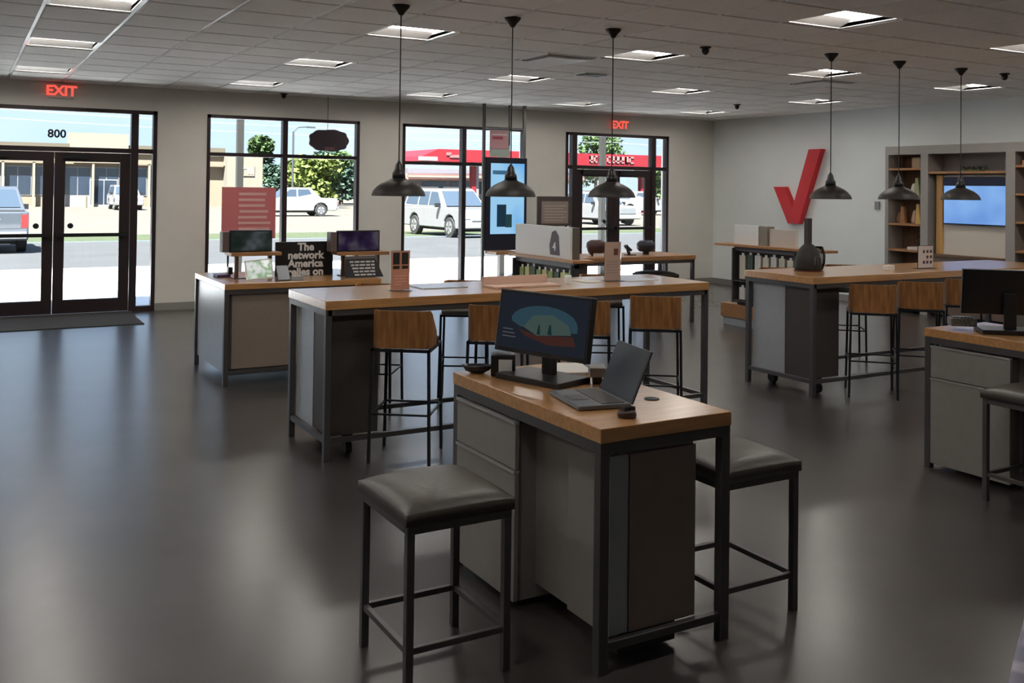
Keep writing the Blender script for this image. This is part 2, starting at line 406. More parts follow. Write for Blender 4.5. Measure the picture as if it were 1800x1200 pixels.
d1 = door('door_1', -1.35, 2.30, 0.0+.08, 2.02, 1.06, 2.66, 2.12, 1)
B().box(-1.30+.05, .035, YW, YW+.09, 1.0, 1.04).build('rail', BRONZE, d1)
d2 = door('door_2', 8.80, 10.98, 8.98, 10.65, 9.80, 2.645, 2.06, 1)
text('address_number', '008', .145, BLACK, d1, faceM((1.085, YW+.038, 2.27), (-1, 0, 0), (0, 0, 1)), bold=.004)
# exit signs
for x, yy, z, lab in ((1.12, YW, 2.775, 'red lit exit sign above the left-hand double doors'), (9.88, YW, 2.715, 'red lit exit sign above the right-hand double doors, partly behind a pendant cord')):
    r = empty('exit_sign', (x, yy-.03, z), lab, 'exit sign')
    B().box(x-.15, x+.15, yy-.045, yy-.002, z-.005, z+.185).build('housing', mt('exit_plate', (.70, .55, .50), .4), r, bevel=.008)
    text('lettering', 'EXIT', .175, EXITR, r, faceM((x, yy-.048, z+.03), (1, 0, 0), (0, 0, 1)), bold=.006)
# entrance mat
tag(B().box(-1.1, 1.98, 12.35, 13.42, 0.0, .012).build('door_mat', MATM, bevel=.004), 'dark grey fibre mat on the floor inside the left-hand doors', 'mat')
tag(B().box(12.01, 12.038, 9.9, 9.98, 1.44, 1.56).build('thermostat', mt('grey_plastic', (.3, .3, .3), .5), bevel=.004), 'small grey thermostat on the wall left of the shelf unit', 'thermostat')

# ================================================================== FURNITURE
def make_desk():
    x0, x1, y0, y1, zt = 1.965, 2.570, 2.79, 3.955, .860
    r = empty('service_desk', ((x0+x1)/2, (y0+y1)/2, 0), 'nearest counter-height desk, oak top, carrying the monitor and the open laptop', 'desk')
    B().box(x0, x1, y0, y1, zt-.052, zt).build('desk_top', OAK, r, bevel=.003)
    f = B().box(x0+.003, x1-.003, y0+.003, y0+.04, zt-.092, zt-.052).box(x0+.003, x1-.003, y1-.04, y1-.003, zt-.092, zt-.052)
    f.box(x0+.003, x0+.04, y0+.04, y1-.04, zt-.092, zt-.052).box(x1-.04, x1-.003, y0+.04, y1-.04, zt-.092, zt-.052)
    f.build('top_rail', STEEL, r, bevel=.002)
    for a in (x0+.003, x1-.043):
        for c in (y0+.003, y1-.043):
            B().box(a, a+.04, c, c+.04, .0, zt-.092).build('leg', STEEL, r, bevel=.002)
    B().box(x0+.043, x1-.043, y0+.008, y0+.036, .075, .105).build('bottom_rail', STEEL, r, bevel=.002)
    B().box(x0+.043, x1-.043, y1-.036, y1-.008, .075, .105).build('bottom_rail', STEEL, r, bevel=.002)
    # drawer pedestal on the left face
    p = B().box(x0+.018, x0+.50, 3.40, y1-.045, .03, .745).build('drawer_cabinet', LAM, r, bevel=.002)
    for z0_, z1_ in ((.565, .748), (.035, .550)):
        d = B().box(x0+.0, x0+.02, 3.385, y1-.048, z0_, z1_).build('drawer_front' if z0_ > .5 else 'cabinet_door', LAM, r, bevel=.002)
        B().box(x0-.006, x0+.02, 3.385, y1-.048, z1_-.001, z1_+.010).build('edge_pull', EDGE, d)
    # recessed back panel and end cabinet
    B().box(2.075, 2.095, 2.86, 3.40, .09, .76).build('modesty_panel', LAM, r)
    e = B().box(2.035, 2.43, 2.845, 3.10, .105, .752).build('end_cabinet', LAM, r, bevel=.002)
    B().box(2.037, 2.118, 2.832, 2.847, .108, .745).build('filler_panel', LAML, e)
    B().box(2.122, 2.428, 2.828, 2.847, .108, .745).build('panel', LAMW, e)
    B().box(2.06, 2.13, 2.815, 2.845, .752, .764).build('latch', STEEL, e)
    B().box(2.10, 2.36, 2.86, 3.0, .02, .09).build('cable_box', BLACKM, r)  # plain black block below the end cabinet
    return r
desk = make_desk()
desk2 = clone(desk, (desk.location.x+3.28, desk.location.y+.02, 0), 0, 'right-hand counter-height desk cut by the picture edge, with two white-edged drawers', 'service desks with oak tops')
desk['group'] = 'service desks with oak tops'

def make_stool():
    r = empty('padded_stool', (1.52, 3.19, 0))
    x0, x1, y0, y1 = 1.32, 1.72, 2.98, 3.41
    c = B(); n = 16
    # crowned cushion
    vs = []; fs = []
    for j in range(n+1):
        for i in range(n+1):
            u, v = math.sin((i/n*2-1)*math.pi/2), math.sin((j/n*2-1)*math.pi/2); k = (1-abs(u)**8)*(1-abs(v)**8)
            vs.append((x0-.008+(x1-x0+.016)*(u+1)/2, y0-.008+(y1-y0+.016)*(v+1)/2, .606+.026*k+.016*(1-u*u)*(1-v*v)))
    for j in range(n):
        for i in range(n):
            a = j*(n+1)+i; fs.append((a, a+1, a+n+2, a+n+1))
    c.add(vs, fs)
    ring = [i for i in range(n+1)] + [i*(n+1)+n for i in range(1, n+1)] + [n*(n+1)+i for i in range(n-1, -1, -1)] + [i*(n+1) for i in range(n-1, 0, -1)]
    k = len(c.v); low = [(c.v[i][0], c.v[i][1], .566) for i in ring]
    c.v += low; m = len(ring)
    c.f += [(ring[i], ring[(i+1) % m], k+(i+1) % m, k+i) for i in range(m)] + [tuple(range(k+m-1, k-1, -1))]
    c.build('cushion', LEATHER, r, smooth=True)
    B().box(x0, x1, y0, y0+.028, .536, .566).box(x0, x1, y1-.028, y1, .536, .566).box(x0, x0+.028, y0+.028, y1-.028, .536, .566).box(x1-.028, x1, y0+.028, y1-.028, .536, .566).build('seat_frame', STEEL, r, bevel=.002)
    for a in (x0, x1-.028):
        for d in (y0, y1-.028): B().box(a, a+.028, d, d+.028, 0, .536).build('leg', STEEL, r, bevel=.002)
    for q in ((x0+.028, x1-.028, y0+.004, y0+.024), (x0+.028, x1-.028, y1-.024, y1-.004), (x0+.004, x0+.024, y0+.028, y1-.028), (x1-.024, x1-.004, y0+.028, y1-.028)):
        B().box(*q, .135, .157).build('stretcher', STEEL, r, bevel=.002)
    return r
st = make_stool(); g = 'backless stools with dark square cushions'
tag(st, 'dark padded backless stool in the left foreground, beside the drawers of the nearest desk', 'stool', g)
clone(st, (2.79, 3.06, 0), 0, 'dark padded backless stool partly hidden behind the right leg of the nearest desk', g)
clone(st, (5.17, 3.17, 0), 0, 'dark padded backless stool at the right picture edge in front of the right-hand desk', g)

def long_table(x0, x1, y0, y1, zt, lab):
    r = empty('long_table', ((x0+x1)/2, (y0+y1)/2, 0), lab, 'table', 'long counter-height tables')
    B().box(x0, x1, y0, y1, zt-.058, zt).build('table_top', OAKX if 0 else OAK, r, bevel=.003)
    q = .02
    f = B().box(x0+q, x1-q, y0+.005, y0+.04, zt-.095, zt-.058).box(x0+q, x1-q, y1-.04, y1-.005, zt-.095, zt-.058).box(x0+.005, x0+.04, y0+.04, y1-.04, zt-.095, zt-.058).box(x1-.04, x1-.005, y0+.04, y1-.04, zt-.095, zt-.058)
    f.build('top_rail', STEEL, r)
    for a in (x0+.005, x1-.045):
        for c in (y0+.005, y1-.045): B().box(a, a+.04, c, c+.04, 0, zt-.058).build('leg', STEEL, r, bevel=.002)
    for a in (x0+.01, x1-.04): B().box(a, a+.03, y0+.045, y1-.045, .11, .14).build('foot_rail', STEEL, r)
    for c in (y0+.01, y1-.04): B().box(x0+.045, x1-.045, c, c+.03, .11, .14).build('foot_rail', STEEL, r)
    p = B().box(x0+.05, x0+.38, y0+.07, y0+.36, .14, zt-.10).build('open_pedestal', DARKP, r)
    B().box(x0+.046, x0+.052, y0+.36, y1-.06, .14, zt-.10).build('side_panel', LAML, r)
    B().box(x0+.052, x0+.38, y0+.37, y1-.06, .14, zt-.10).build('rear_pedestal', LAM, r)
    for c in (y0+.14, y1-.15):
        w = B().cyl((x0+.18, c, .045), (x0+.22, c, .045), .045, 16).box(x0+.17, x0+.23, c-.02, c+.02, .08, .14).build('caster', BLACKM, r)
    return r
long_table(1.97, 5.04, 5.73, 6.50, .99, 'long oak-topped table in the middle of the shop, stools pushed under both sides')
long_table(6.13, 9.60, 5.70, 6.50, .99, 'long oak-topped table on the right, under the right-hand row of pendants')

def make_bar_stool():
    r = empty('wood_back_stool', (0, 0, 0))
    w, d = .185, .20
    # curved wooden shell back with short side wings
    pts = []; N = 10; th = .014
    outer = [(-w, .02), (-w, -.13)] + [(-w+.07*(1-math.cos(t))*1.0, -.13-.07*math.sin(t)) for t in [R(x) for x in (25, 50, 75, 90)]]
    outer = outer + [(-x, y) for x, y in outer[::-1]]
    inner = [(x*(1-th/w), y*(1-th/.2) if y < 0 else y) for x, y in outer]
    b = B(); n = len(outer); z0, z1 = .705, .935
    vs = []
    for z in (z0, z1):
        for k, (x, y) in enumerate(outer):
            zz = z if z == z0 else (z-.15 if k in (0, n-1) else (z-.02 if k in (1, n-2) else z)); vs.append((x, y, zz))
        for k, (x, y) in enumerate(inner):
            zz = z if z == z0 else (z-.15 if k in (0, n-1) else (z-.02 if k in (1, n-2) else z)); vs.append((x, y, zz))
    fs = []
    for k in range(n-1):
        fs += [(k, k+1, 2*n+k+1, 2*n+k), (n+k+1, n+k, 3*n+k, 3*n+k+1), (2*n+k, 2*n+k+1, 3*n+k+1, 3*n+k), (k+1, k, n+k, n+k+1)]
    fs += [(0, 2*n, 3*n, n), (n-1, 2*n-1, 4*n-1, 3*n-1)]
    b.add(vs, fs).build('backrest', WALNUT, r)
    B().box(-w+.015, w-.015, -.18, .19, .70, .735).build('seat', LEATHER, r, bevel=.01)
    t = .018
    B().box(-w, w, -.2, -.2+t, .682, .70).box(-w, w, .2-t, .2, .682, .70).box(-w, -w+t, -.2, .2, .682, .70).box(w-t, w, -.2, .2, .682, .70).build('seat_frame', DSTEEL, r)
    for sx in (-1, 1):
        for sy in (-1, 1):
            B().bar((sx*(w-.009), sy*(.2-.009), .684), (sx*(w+.004), sy*(.2+.004), 0), .018).build('leg', DSTEEL, r)
    for z, s, ax in ((.30, -1, 'x'), (.30, 1, 'x'), (.30, -1, 'y'), (.30, 1, 'y')):
        if ax == 'x': B().box(-w+.01, w-.01, s*.194-.006, s*.194+.006, z-.006, z+.006).build('stretcher', DSTEEL, r)
        else: B().box(s*(w-.002)-.006, s*(w-.002)+.006, -.19, .19, z-.006, z+.006).build('stretcher', DSTEEL, r)
    return r
bs = make_bar_stool(); g = 'thin-legged stools with low wooden backs'
bar = [
 (2.37, 5.50, -36, 1, 'wooden-backed stool nearest the left end of the middle table, next to its dark pedestal'),
 (3.03, 5.50, -36, 1, 'wooden-backed stool at the middle table, half hidden by the monitor, left side'),
 (3.70, 5.48, -36, 1, 'wooden-backed stool at the middle table between the monitor and the open laptop lid'),
 (4.34, 5.50, -36, 1, 'wooden-backed stool nearest the right end of the middle table, above the laptop'),
 (2.78, 6.98, 144, 0, 'far-side stool of the middle table seen between the pedestal and the first near stool legs'),
 (3.55, 6.95, 150, 0, 'far-side stool of the middle table seen between the two left near stools'),
 (4.90, 6.98, 150, 0, 'far-side stool near the right end of the middle table, seen between two near stools'),
 (6.57, 5.46, -45, 1, 'first wooden-backed stool from the left at the right-hand table'),
 (7.17, 5.46, -45, 1, 'second wooden-backed stool from the left at the right-hand table'),
 (7.80, 5.46, -45, 1, 'third wooden-backed stool at the right-hand table, beside the back of the monitor'),
 (7.00, 6.95, 140, 0, 'far-side stool of the right-hand table, only its thin legs showing left of the others'),
 (7.95, 6.98, 140, 0, 'far-side stool of the right-hand table, legs showing behind the second near stool')]
for k, (x, y, a, near, lab) in enumerate(bar):
    a = R(a); cx, cy = (x+math.cos(a+R(90))*.2, y+math.sin(a+R(90))*.2) if near else (x, y)
    if k == 0:
        bs.location = (cx, cy, 0); bs.rotation_euler = (0, 0, a); tag(bs, lab, 'stool', g)
    else: clone(bs, (cx, cy, 0), a, lab, g)

# left display cabinet
def display_cabinet():
    x0, x1, y0, y1, zt = 1.955, 3.36, 8.25, 9.42, .86
    r = empty('display_cabinet', ((x0+x1)/2, (y0+y1)/2, 0), 'grey display cabinet with steel corner frame behind the left end of the middle table', 'cabinet')
    B().box(x0, x1, y0, y1, zt-.05, zt).build('cabinet_top', OAK, r, bevel=.003)
    for a in (x0, x1-.04):
        for c in (y0, y1-.04): B().box(a, a+.04, c, c+.04, 0, zt-.05).build('leg', STEEL, r)
    B().box(x0+.04, x1-.04, y0+.005, y0+.035, .10, .13).box(x0+.04, x1-.04, y0+.005, y0+.035, zt-.09, zt-.05).build('front_rail', STEEL, r)
    B().box(x0+.02, x0+.05, y0+.06, y1-.06, .10, zt-.06).build('side_panel', LAML, r)
    B().box(x0+.07, x1-.07, y0+.03, y0+.06, .14, zt-.09).build('front_panel', LAMW, r)
    B().box(x0+.06, x1-.06, y0+.07, y1-.06, .08, zt-.06).build('carcass', LAM, r)
    return r
display_cabinet()

# table 3 far right
def side_table():
    x0, x1, y0, y1, zt = 6.15, 8.27, 9.67, 10.40, .86
    r = empty('side_table', ((x0+x1)/2, (y0+y1)/2, 0), 'brown wooden table in front of the right-hand doors, behind the white display box', 'table')
    B().box(x0, x1, y0, y1, zt-.055, zt).build('table_top', OAKX, r, bevel=.003)
    B().box(x0+.01, x1-.01, y0+.01, y0+.04, zt-.095, zt-.055).box(x0+.01, x1-.01, y1-.04, y1-.01, zt-.095, zt-.055).build('top_rail', STEEL, r)
    for a in (x0+.01, x1-.05):
        for c in (y0+.01, y1-.05): B().box(a, a+.04, c, c+.04, 0, zt-.055).build('leg', STEEL, r)
side_table()
clone(st, (7.90, 10.02, 0), 0, 'dark padded stool under the brown table near the right-hand doors', 'backless stools with dark square cushions')

# ------------------------------------------------------------------ desk-top things
SCR1 = emat('monitor_glow', (.35, .42, .60), .022)
def monitor(cx, cy, ang, lab, scr):
    z = .86; r = empty('monitor', (cx, cy, z), lab, 'monitor')
    w, h = .525, .275; zc = z+.245
    B().box(-w/2, w/2, -.012, .02, -h/2, h/2).xf(Matrix.Translation((cx, cy, zc)) @ Matrix.Rotation(ang, 4, 'Z') @ Matrix.Rotation(R(-9), 4, 'X')).build('screen_housing', BLACK, r, bevel=.004)
    s = B().box(-w/2+.014, w/2-.014, -.0145, -.0122, -h/2+.018, h/2-.014).xf(Matrix.Translation((cx, cy, zc)) @ Matrix.Rotation(ang, 4, 'Z') @ Matrix.Rotation(R(-9), 4, 'X')).build('screen', scr, r)
    B().box(-.035, .035, .03, .055, .01, .24).rotz(ang).xf(Matrix.Translation((cx, cy, z))).build('stand_neck', BLACK, r, bevel=.004)
    B().box(-.19, .17, -.10, .12, 0, .026).rotz(ang).xf(Matrix.Translation((cx, cy, z))).build('stand_base', BLACK, r, bevel=.004)
    return r
m1 = monitor(2.225, 3.60, R(-72), 'black monitor with a dim blue landscape on the nearest desk', SCR1)
MM = Matrix.Translation((2.225, 3.60, 1.105)) @ Matrix.Rotation(R(-72), 4, 'Z') @ Matrix.Rotation(R(-9), 4, 'X')
def patch(nm, pts, col, k, y=-.0150): B().prism(pts, 'y', y, y+.0004).xf(MM).build(nm, emat('glow_'+nm, col, k), m1)
arc = [(-.17, .0)] + [(.01+.19*math.cos(t), .005+.075*math.sin(t)) for t in [R(a) for a in range(170, -1, -17)]]
patch('sky_picture', arc + [(.20, -.02), (-.12, -.02)], (.28, .62, .85), .05)
patch('haze_picture', [(-.10, -.02), (-.05, .035), (.06, .045), (.15, .01), (.17, -.03), (-.02, -.05)], (.45, .70, .62), .06, -.0154)
patch('ground_picture', [(-.13, -.03), (-.02, -.05), (.18, -.035), (.20, -.075), (.05, -.085), (-.08, -.06)], (.75, .30, .25), .035, -.0158)
patch('dark_tree_picture', [(-.02, -.045), (-.015, -.005), (-.008, .0), (.0, -.045)], (.1, .3, .35), .05, -.0162)
patch('dark_rock_picture', [(.04, -.04), (.045, .0), (.055, .004), (.065, -.04)], (.1, .3, .35), .05, -.0162)
for k in range(3): patch('menu_line', [(-.22, -.035-.016*k), (-.16+.01*k, -.035-.016*k), (-.16+.01*k, -.039-.016*k), (-.22, -.039-.016*k)], (.6, .6, .7), .08)
# right monitor, seen from the back
m2 = monitor(5.52, 3.60, R(180-42), 'black monitor seen from behind on the right-hand desk', SCR1)
m2.location.z = .862
# laptop
def laptop():
    r = empty('laptop', (2.20, 3.02, .862), 'open laptop with a blank dark screen on the nearest desk', 'laptop')
    # base: lies to the left of the lid; hinge line runs along the lid bottom
    a = R(-101); c = Vector((2.290, 3.16, .862))
    M = Matrix.Translation(c) @ Matrix.Rotation(a, 4, 'Z')
    B().box(-.155, .155, -.22, 0.0, 0, .016).xf(M).build('base', mt('laptop_silver', (.16, .17, .19), .35, metal=.5), r, bevel=.004)
    B().box(-.135, .135, -.115, -.02, .0162, .0178).xf(M).build('keyboard', BLACK, r)
    B().box(-.045, .045, -.20, -.13, .0162, .0172).xf(M).build('touchpad', STEEL, r)
    L = M @ Matrix.Translation((0, .0, .012)) @ Matrix.Rotation(R(-23), 4, 'X')
    B().box(-.155, .155, 0, .008, 0, .215).xf(L).build('lid', mt('laptop_lid', (.05, .056, .066), .4, metal=.3), r, bevel=.003)
    B().box(-.145, .145, -.001, 0, .012, .205).xf(L).build('screen', mt('dark_screen', (.035, .042, .052), .32), r)
laptop()
r = empty('desk_hub', (2.155, 2.895, .862), 'small round dark device with ribbed top at the front corner of the nearest desk', 'device')
B().lathe(2.155, 2.895, [(.034, .862), (.036, .868), (.034, .882), (.026, .888)], 20).build('body', mt('brown_plastic', (.06, .028, .02), .3), r, smooth=True)
for k in range(5): B().box(2.130+k*.011, 2.134+k*.011, 2.875, 2.915, .886, .9).build('rib', BLACK, r)
tag(B().lathe(2.43, 3.10, [(.030, .8605), (.030, .863), (.022, .8635)], 20).build('cable_grommet', BLACKM), 'flat dark oval cable grommet in the top of the nearest desk', 'grommet')
r = empty('card_terminal', (2.37, 3.36, .862), 'grey card terminal with black foot behind the laptop', 'card terminal')
B().box(-.035, .035, -.055, .055, .03, .07).rotz(R(-30)).xf(Matrix.Translation((2.42, 3.47, .862))).build('body', mt('grey_plastic2', (.22, .21, .2), .4), r, bevel=.004)
B().box(-.02, .02, -.03, .03, 0, .03).rotz(R(-30)).xf(Matrix.Translation((2.42, 3.47, .862))).build('foot', BLACK, r)
tag(B().box(-.09, .09, -.12, .12, 0, .012).rotz(R(-20)).xf(Matrix.Translation((2.46, 3.76, .861))).build('paper_pad', PAPER), 'white paper pad behind the monitor foot on the nearest desk', 'paper')
r = empty('receipt_printer', (2.15, 3.80, .861), 'small black-and-white printer under the monitor on the nearest desk', 'printer')
B().box(-.065, .045, -.05, .05, 0, .095).rotz(R(-30)).xf(Matrix.Translation((2.15, 3.80, .861))).build('body', BLACK, r, bevel=.006)
B().box(-.03, .03, -.054, -.049, .02, .075).rotz(R(-30)).xf(Matrix.Translation((2.15, 3.80, .861))).build('front_plate', WHITE, r)
r = empty('candy_dish', (2.08, 3.90, .861), 'small oval black-rimmed dish on the far left corner of the nearest desk', 'dish')
d = B().lathe(0, 0, [(.03, 0), (.055, .012), (.072, .036), (.066, .036), (.05, .016), (.0, .01)], 24, caps=False); d.v = [(x*1.0, y*.5, z) for x, y, z in d.v]
d.rotz(R(-30)).xf(Matrix.Translation((2.055, 3.89, .861))).build('bowl', BLACK, r, smooth=True)
d = B().lathe(0, 0, [(.0, .020), (.05, .022)], 20, caps=False); d.v = [(x, y*.5, z) for x, y, z in d.v]
d.rotz(R(-30)).xf(Matrix.Translation((2.055, 3.89, .861))).build('lining', PAPER, r)
# right desk clutter
r = empty('card_terminal', (5.36, 3.70, .882), 'grey keypad terminal under the monitor on the right-hand desk', 'card terminal')
B().box(-.075, .075, -.05, .05, 0, .05).rotz(R(-38)).xf(Matrix.Translation((5.41, 3.83, .882))).build('body', mt('grey_plastic3', (.13, .13, .125), .5, noise=.6, nscale=60), r, bevel=.006)
for k in range(6): B().box(-.06+.02*k, -.048+.02*k, -.04, .04, .05, .056).rotz(R(-38)).xf(Matrix.Translation((5.41, 3.83, .882))).build('key_row', BLACK, r)

# ------------------------------------------------------------------ things on the tables
def brochure(x, y, w, h, m0, m1, lab, seed):
    r = empty('brochure_holder', (x, y, .99), lab, 'brochure holder')
    B().box(x-w/2-.004, x+w/2+.004, y-.003, y, .99, .99+h).box(x-w/2-.004, x+w/2+.004, y-.05, y+.05, .99, .994).build('acrylic_stand', ACRYL, r)
    p = B().box(x-w/2, x+w/2, y-.006, y-.0035, .996, .99+h-.004).build('printed_sheet', m0, r)
    return r, p
def cards(p, x, y, pts, m, nm='print_block'):
    for (a, c, d, e) in pts: B().box(x+a, x+c, y-.0085, y-.006, d, e).build(nm, m, p)
r, p = brochure(2.62, 6.10, .135, .275, mt('brown_print', (0.594, 0.288, 0.198), .6), None, 'tall brown printed card in a holder at the left end of the middle table', 1)
cards(p, 2.62, 6.1, [(-.055, -.008, 1.17, 1.25), (.008, .055, 1.17, 1.25), (-.055, -.008, 1.14, 1.16), (.01, .055, 1.14, 1.16)], BLACKM)
cards(p, 2.62, 6.1, [(-.045, .045, 1.09, 1.096), (-.045, .03, 1.07, 1.076), (-.045, .045, 1.05, 1.056), (-.045, .01, 1.03, 1.036)], PINKTX)
r, p = brochure(4.385, 6.10, .15, .305, mt('beige_print', (.48, .36, .30), .6), None, 'tall beige printed card in a holder at the right part of the middle table', 2)
cards(p, 4.385, 6.1, [(.01, .05, 1.19, 1.24)], mt('maroon_print', (.16, .05, .04), .6))
cards(p, 4.385, 6.1, [(-.055, .05, 1.14-.022*k, 1.146-.022*k) for k in range(5)], mt('grey_print', (.3, .27, .26), .6))
r, p = brochure(7.90, 5.98, .21, .215, mt('pale_print', (.66, .58, .55), .6), None, 'square pale card with rows of dark dots in a holder on the right-hand table', 3)
cards(p, 7.90, 5.98, [(-.04+.05*i, -.015+.05*i, 1.035+.05*j, 1.062+.05*j) for i in range(3) for j in range(3) if not (i == 0 and j == 1)], mt('dark_print', (.08, .05, .06), .6), 'print_dot')
tag(B().box(7.36, 7.44, 5.95, 6.02, .99, 1.035).build('card_stack', PAPER, bevel=.003), 'small white card box left of the dotted card on the right-hand table', 'box')
# flat tray with printed mat on the middle table
r = empty('demo_tray', (3.52, 5.98, .99), 'flat pinkish tray with raised front on the middle table behind the monitor', 'tray')
B().box(3.26, 3.80, 5.92, 6.12, .99, 1.006).box(3.26, 3.80, 6.10, 6.12, 1.006, 1.062).build('tray_body', mt('pink_board', (.72, .50, .40), .6), r, bevel=.003)
for k in range(4): B().bar((3.29+.05*k, 5.918, .995), (3.33+.05*k, 5.918, 1.004), .004).build('print_mark', PINKRED, r)
for x, y, lab in ((3.93, 6.02, 'left one of two small clear cups on the middle table beside the pink tray'), (3.98, 6.10, 'right one of two small clear cups on the middle table beside the pink tray')):
    r = empty('sample_cup', (x, y, .99), lab, 'cup')
    B().lathe(x, y, [(.022, .99), (.027, 1.05), (.024, 1.05), (.02, .994)], 16, caps=False).build('cup_wall', WHITE, r, smooth=True)
    B().lathe(x, y, [(.0, .9945), (.021, .995), (.023, 1.01), (0, 1.012)], 12, caps=False).build('contents', mt('brown_fill', (.2, .08, .04), .5), r)
tag(B().box(4.12, 4.28, 6.05, 6.28, .99, .996).build('leaflet', PAPER), 'white leaflet lying left of the beige card holder on the middle table', 'paper')
tag(B().box(4.48, 4.78, 6.02, 6.34, .99, .995).build('placemat', mt('pale_blue_print', (.62, .66, .72), .3)), 'pale glossy mat lying right of the beige card holder on the middle table', 'mat')
tag(B().box(2.80, 3.15, 6.12, 6.40, .99, .996).build('placemat', mt('blue_grey_mat', (.40, .46, .52), .25)), 'blue-grey sheet standing for glare right of the brown card on the middle table', 'mat')  # flat sheet imitates window glare on the table top
# black phone station on the right table
r = empty('demo_speaker', (6.60, 6.15, .99), 'black rounded device with a tall post at the left of the right-hand table', 'device')
B().lathe(6.60, 6.20, [(.115, .99), (.12, 1.02), (.115, 1.09), (.09, 1.17), (.05, 1.22), (.02, 1.24)], 20).build('body', BLACKM, r, smooth=True)
B().box(6.575, 6.625, 6.18, 6.23, 1.2, 1.46).build('post', mt('dark_brown_plastic', (.05, .04, .035), .4), r, bevel=.004)
B().lathe(6.60, 6.20, [(.125, .99), (.125, 1.0)], 20).build('base_ring', mt('dark_red', (.10, .02, .015), .4), r)
for k in range(3): B().box(6.55+.03*k, 6.565+.03*k, 6.075, 6.095, 1.05, 1.12).build('button', STEEL, r)
r = empty('glass_globe', (6.78, 6.28, .99), 'clear glass vase right of the black device on the right-hand table', 'vase')
B().lathe(6.80, 6.28, [(.05, .99), (.07, 1.05), (.072, 1.12), (.05, 1.2), (.046, 1.2), (.068, 1.12), (.066, 1.05), (.046, .996)], 20, caps=False).build('vase_wall', ACRYL, r, smooth=True)

# ------------------------------------------------------------------ left cabinet display
def riser(x0, x1, y, ztop, lab, labs, scr):
    r = empty('display_riser', ((x0+x1)/2, y, .86), lab, 'display riser')
    B().box(x0, x1, y-.12, y+.12, ztop-.03, ztop).build('riser_shelf', OAKX, r, bevel=.003)
    for a in (x0+.06, x1-.09): B().box(a, a+.03, y-.02, y+.02, .86, ztop-.03).build('post', mt('walnut_post', (.14, .09, .06), .5), r)
    B().box(x0+.04, x1-.06, y-.06, y+.06, .86, .868).build('foot', STEEL, r)
    s = empty('display_screen', ((x0+x1)/2, y, ztop), labs, 'screen')
    xa, xb = x0+.01, x1-.06
    B().box(xa, xb, y-.02, y+.02, ztop, ztop+.195).build('screen_housing', BLACK, s, bevel=.004)
    B().box(xa-.06, xa-.002, y-.01, y+.10, ztop, ztop+.18).build('side_bracket', mt('brown_bracket', (.13, .10, .09), .5), s)
    B().box(xa+.012, xb-.012, y-.0215, y-.0202, ztop+.012, ztop+.183).build('screen', scr, s)
riser(2.09, 2.54, 8.72, 1.095, 'small wooden riser shelf at the left of the grey display cabinet', 'small dark screen on the left riser in front of the red poster',
      screen('small_screen_a', (.01, .016, .014), (.018, .025, .022), (.06, .07, .075), .6, 5, 4))
riser(3.05, 3.54, 8.62, 1.085, 'small wooden riser shelf at the right of the grey display cabinet', 'small dark purple screen on the right riser beside the network sign',
      screen('small_screen_b', (.01, .006, .014), (.02, .012, .035), (.06, .05, .07), .6, 5, 9))
r = empty('network_sign', (2.80, 8.78, .86), 'black sign reading The network America relies on, on the grey display cabinet', 'sign')
B().box(2.53, 3.08, 8.77, 8.79, .86, 1.175).build('board', BLACK, r, bevel=.003)
text('lettering', 'The\nnetwork\nAmerica\nrelies on', .098, WHITE, r, faceM((2.815, 8.766, 1.095), (1, 0, 0), (0, 0, 1)), bold=.0035, space=.78)
r = empty('leaflet_sign', (3.28, 8.42, .86), 'slanted black sign with small white lettering under the right riser', 'sign')
M = Matrix.Translation((3.24, 8.40, .862)) @ Matrix.Rotation(R(-14), 4, 'X')
B().prism([(-.17, 0), (.20, 0), (.13, .17), (-.15, .17)], 'y', -.004, .004).xf(M).build('board', BLACK, r)
b = B(); rr = random.Random(3)
for k in range(5):
    x = -.12+.01*k
    while x < .11:
        L = rr.uniform(.03, .06); b.box(x, min(x+L, .12), -.0065, -.004, .135-.03*k, .150-.03*k); x += L+.01
b.xf(M).build('lettering', mt('letter_white', (.55, .55, .55), .6), r)
r = empty('header_card', (3.25, 8.60, .868), 'narrow card with white words between the right riser shelf and the slanted sign', 'sign')
B().box(3.10, 3.42, 8.50, 8.506, .87, 1.05).build('board', mt('dark_taupe', (.16, .13, .12), .5), r)
b = B(); 
for a, c in ((3.13, 3.20), (3.22, 3.27), (3.30, 3.38)): b.box(a, c, 8.496, 8.4995, .985, 1.01)
b.build('lettering', WHITE, r)
r = empty('demo_tablet', (2.33, 8.45, .86), 'tablet with a white and green picture leaning on the grey display cabinet', 'tablet')
M = Matrix.Translation((2.30, 8.42, .872)) @ Matrix.Rotation(R(-28), 4, 'X') @ Matrix.Rotation(R(-10), 4, 'Z')
B().box(-.12, .12, -.005, .005, 0, .19).xf(M).build('casing', WHITE, r, bevel=.004)
B().box(-.105, .105, -.0065, -.005, .015, .175).xf(M).build('screen', screen('tablet_picture', (.6, .62, .6), (.2, .32, .16), (.75, .76, .72), .7, 9, 1), r)
r = empty('demo_phone', (2.47, 8.40, .86), 'dark blue phone on a slanted grey stand right of the leaning tablet', 'phone')
M = Matrix.Translation((2.49, 8.36, .864)) @ Matrix.Rotation(R(-35), 4, 'X')
B().box(-.05, .06, -.005, .005, 0, .15).xf(M).build('casing', mt('navy_plastic', (.03, .045, .08), .3), r, bevel=.004)
B().box(2.57, 2.66, 8.33, 8.42, .86, .90).build('stand', mt('grey_stand', (.35, .37, .4), .4), r, bevel=.004)
r = empty('demo_phone', (2.06, 8.95, .86), 'small purple phone lying at the left edge of the grey display cabinet', 'phone')
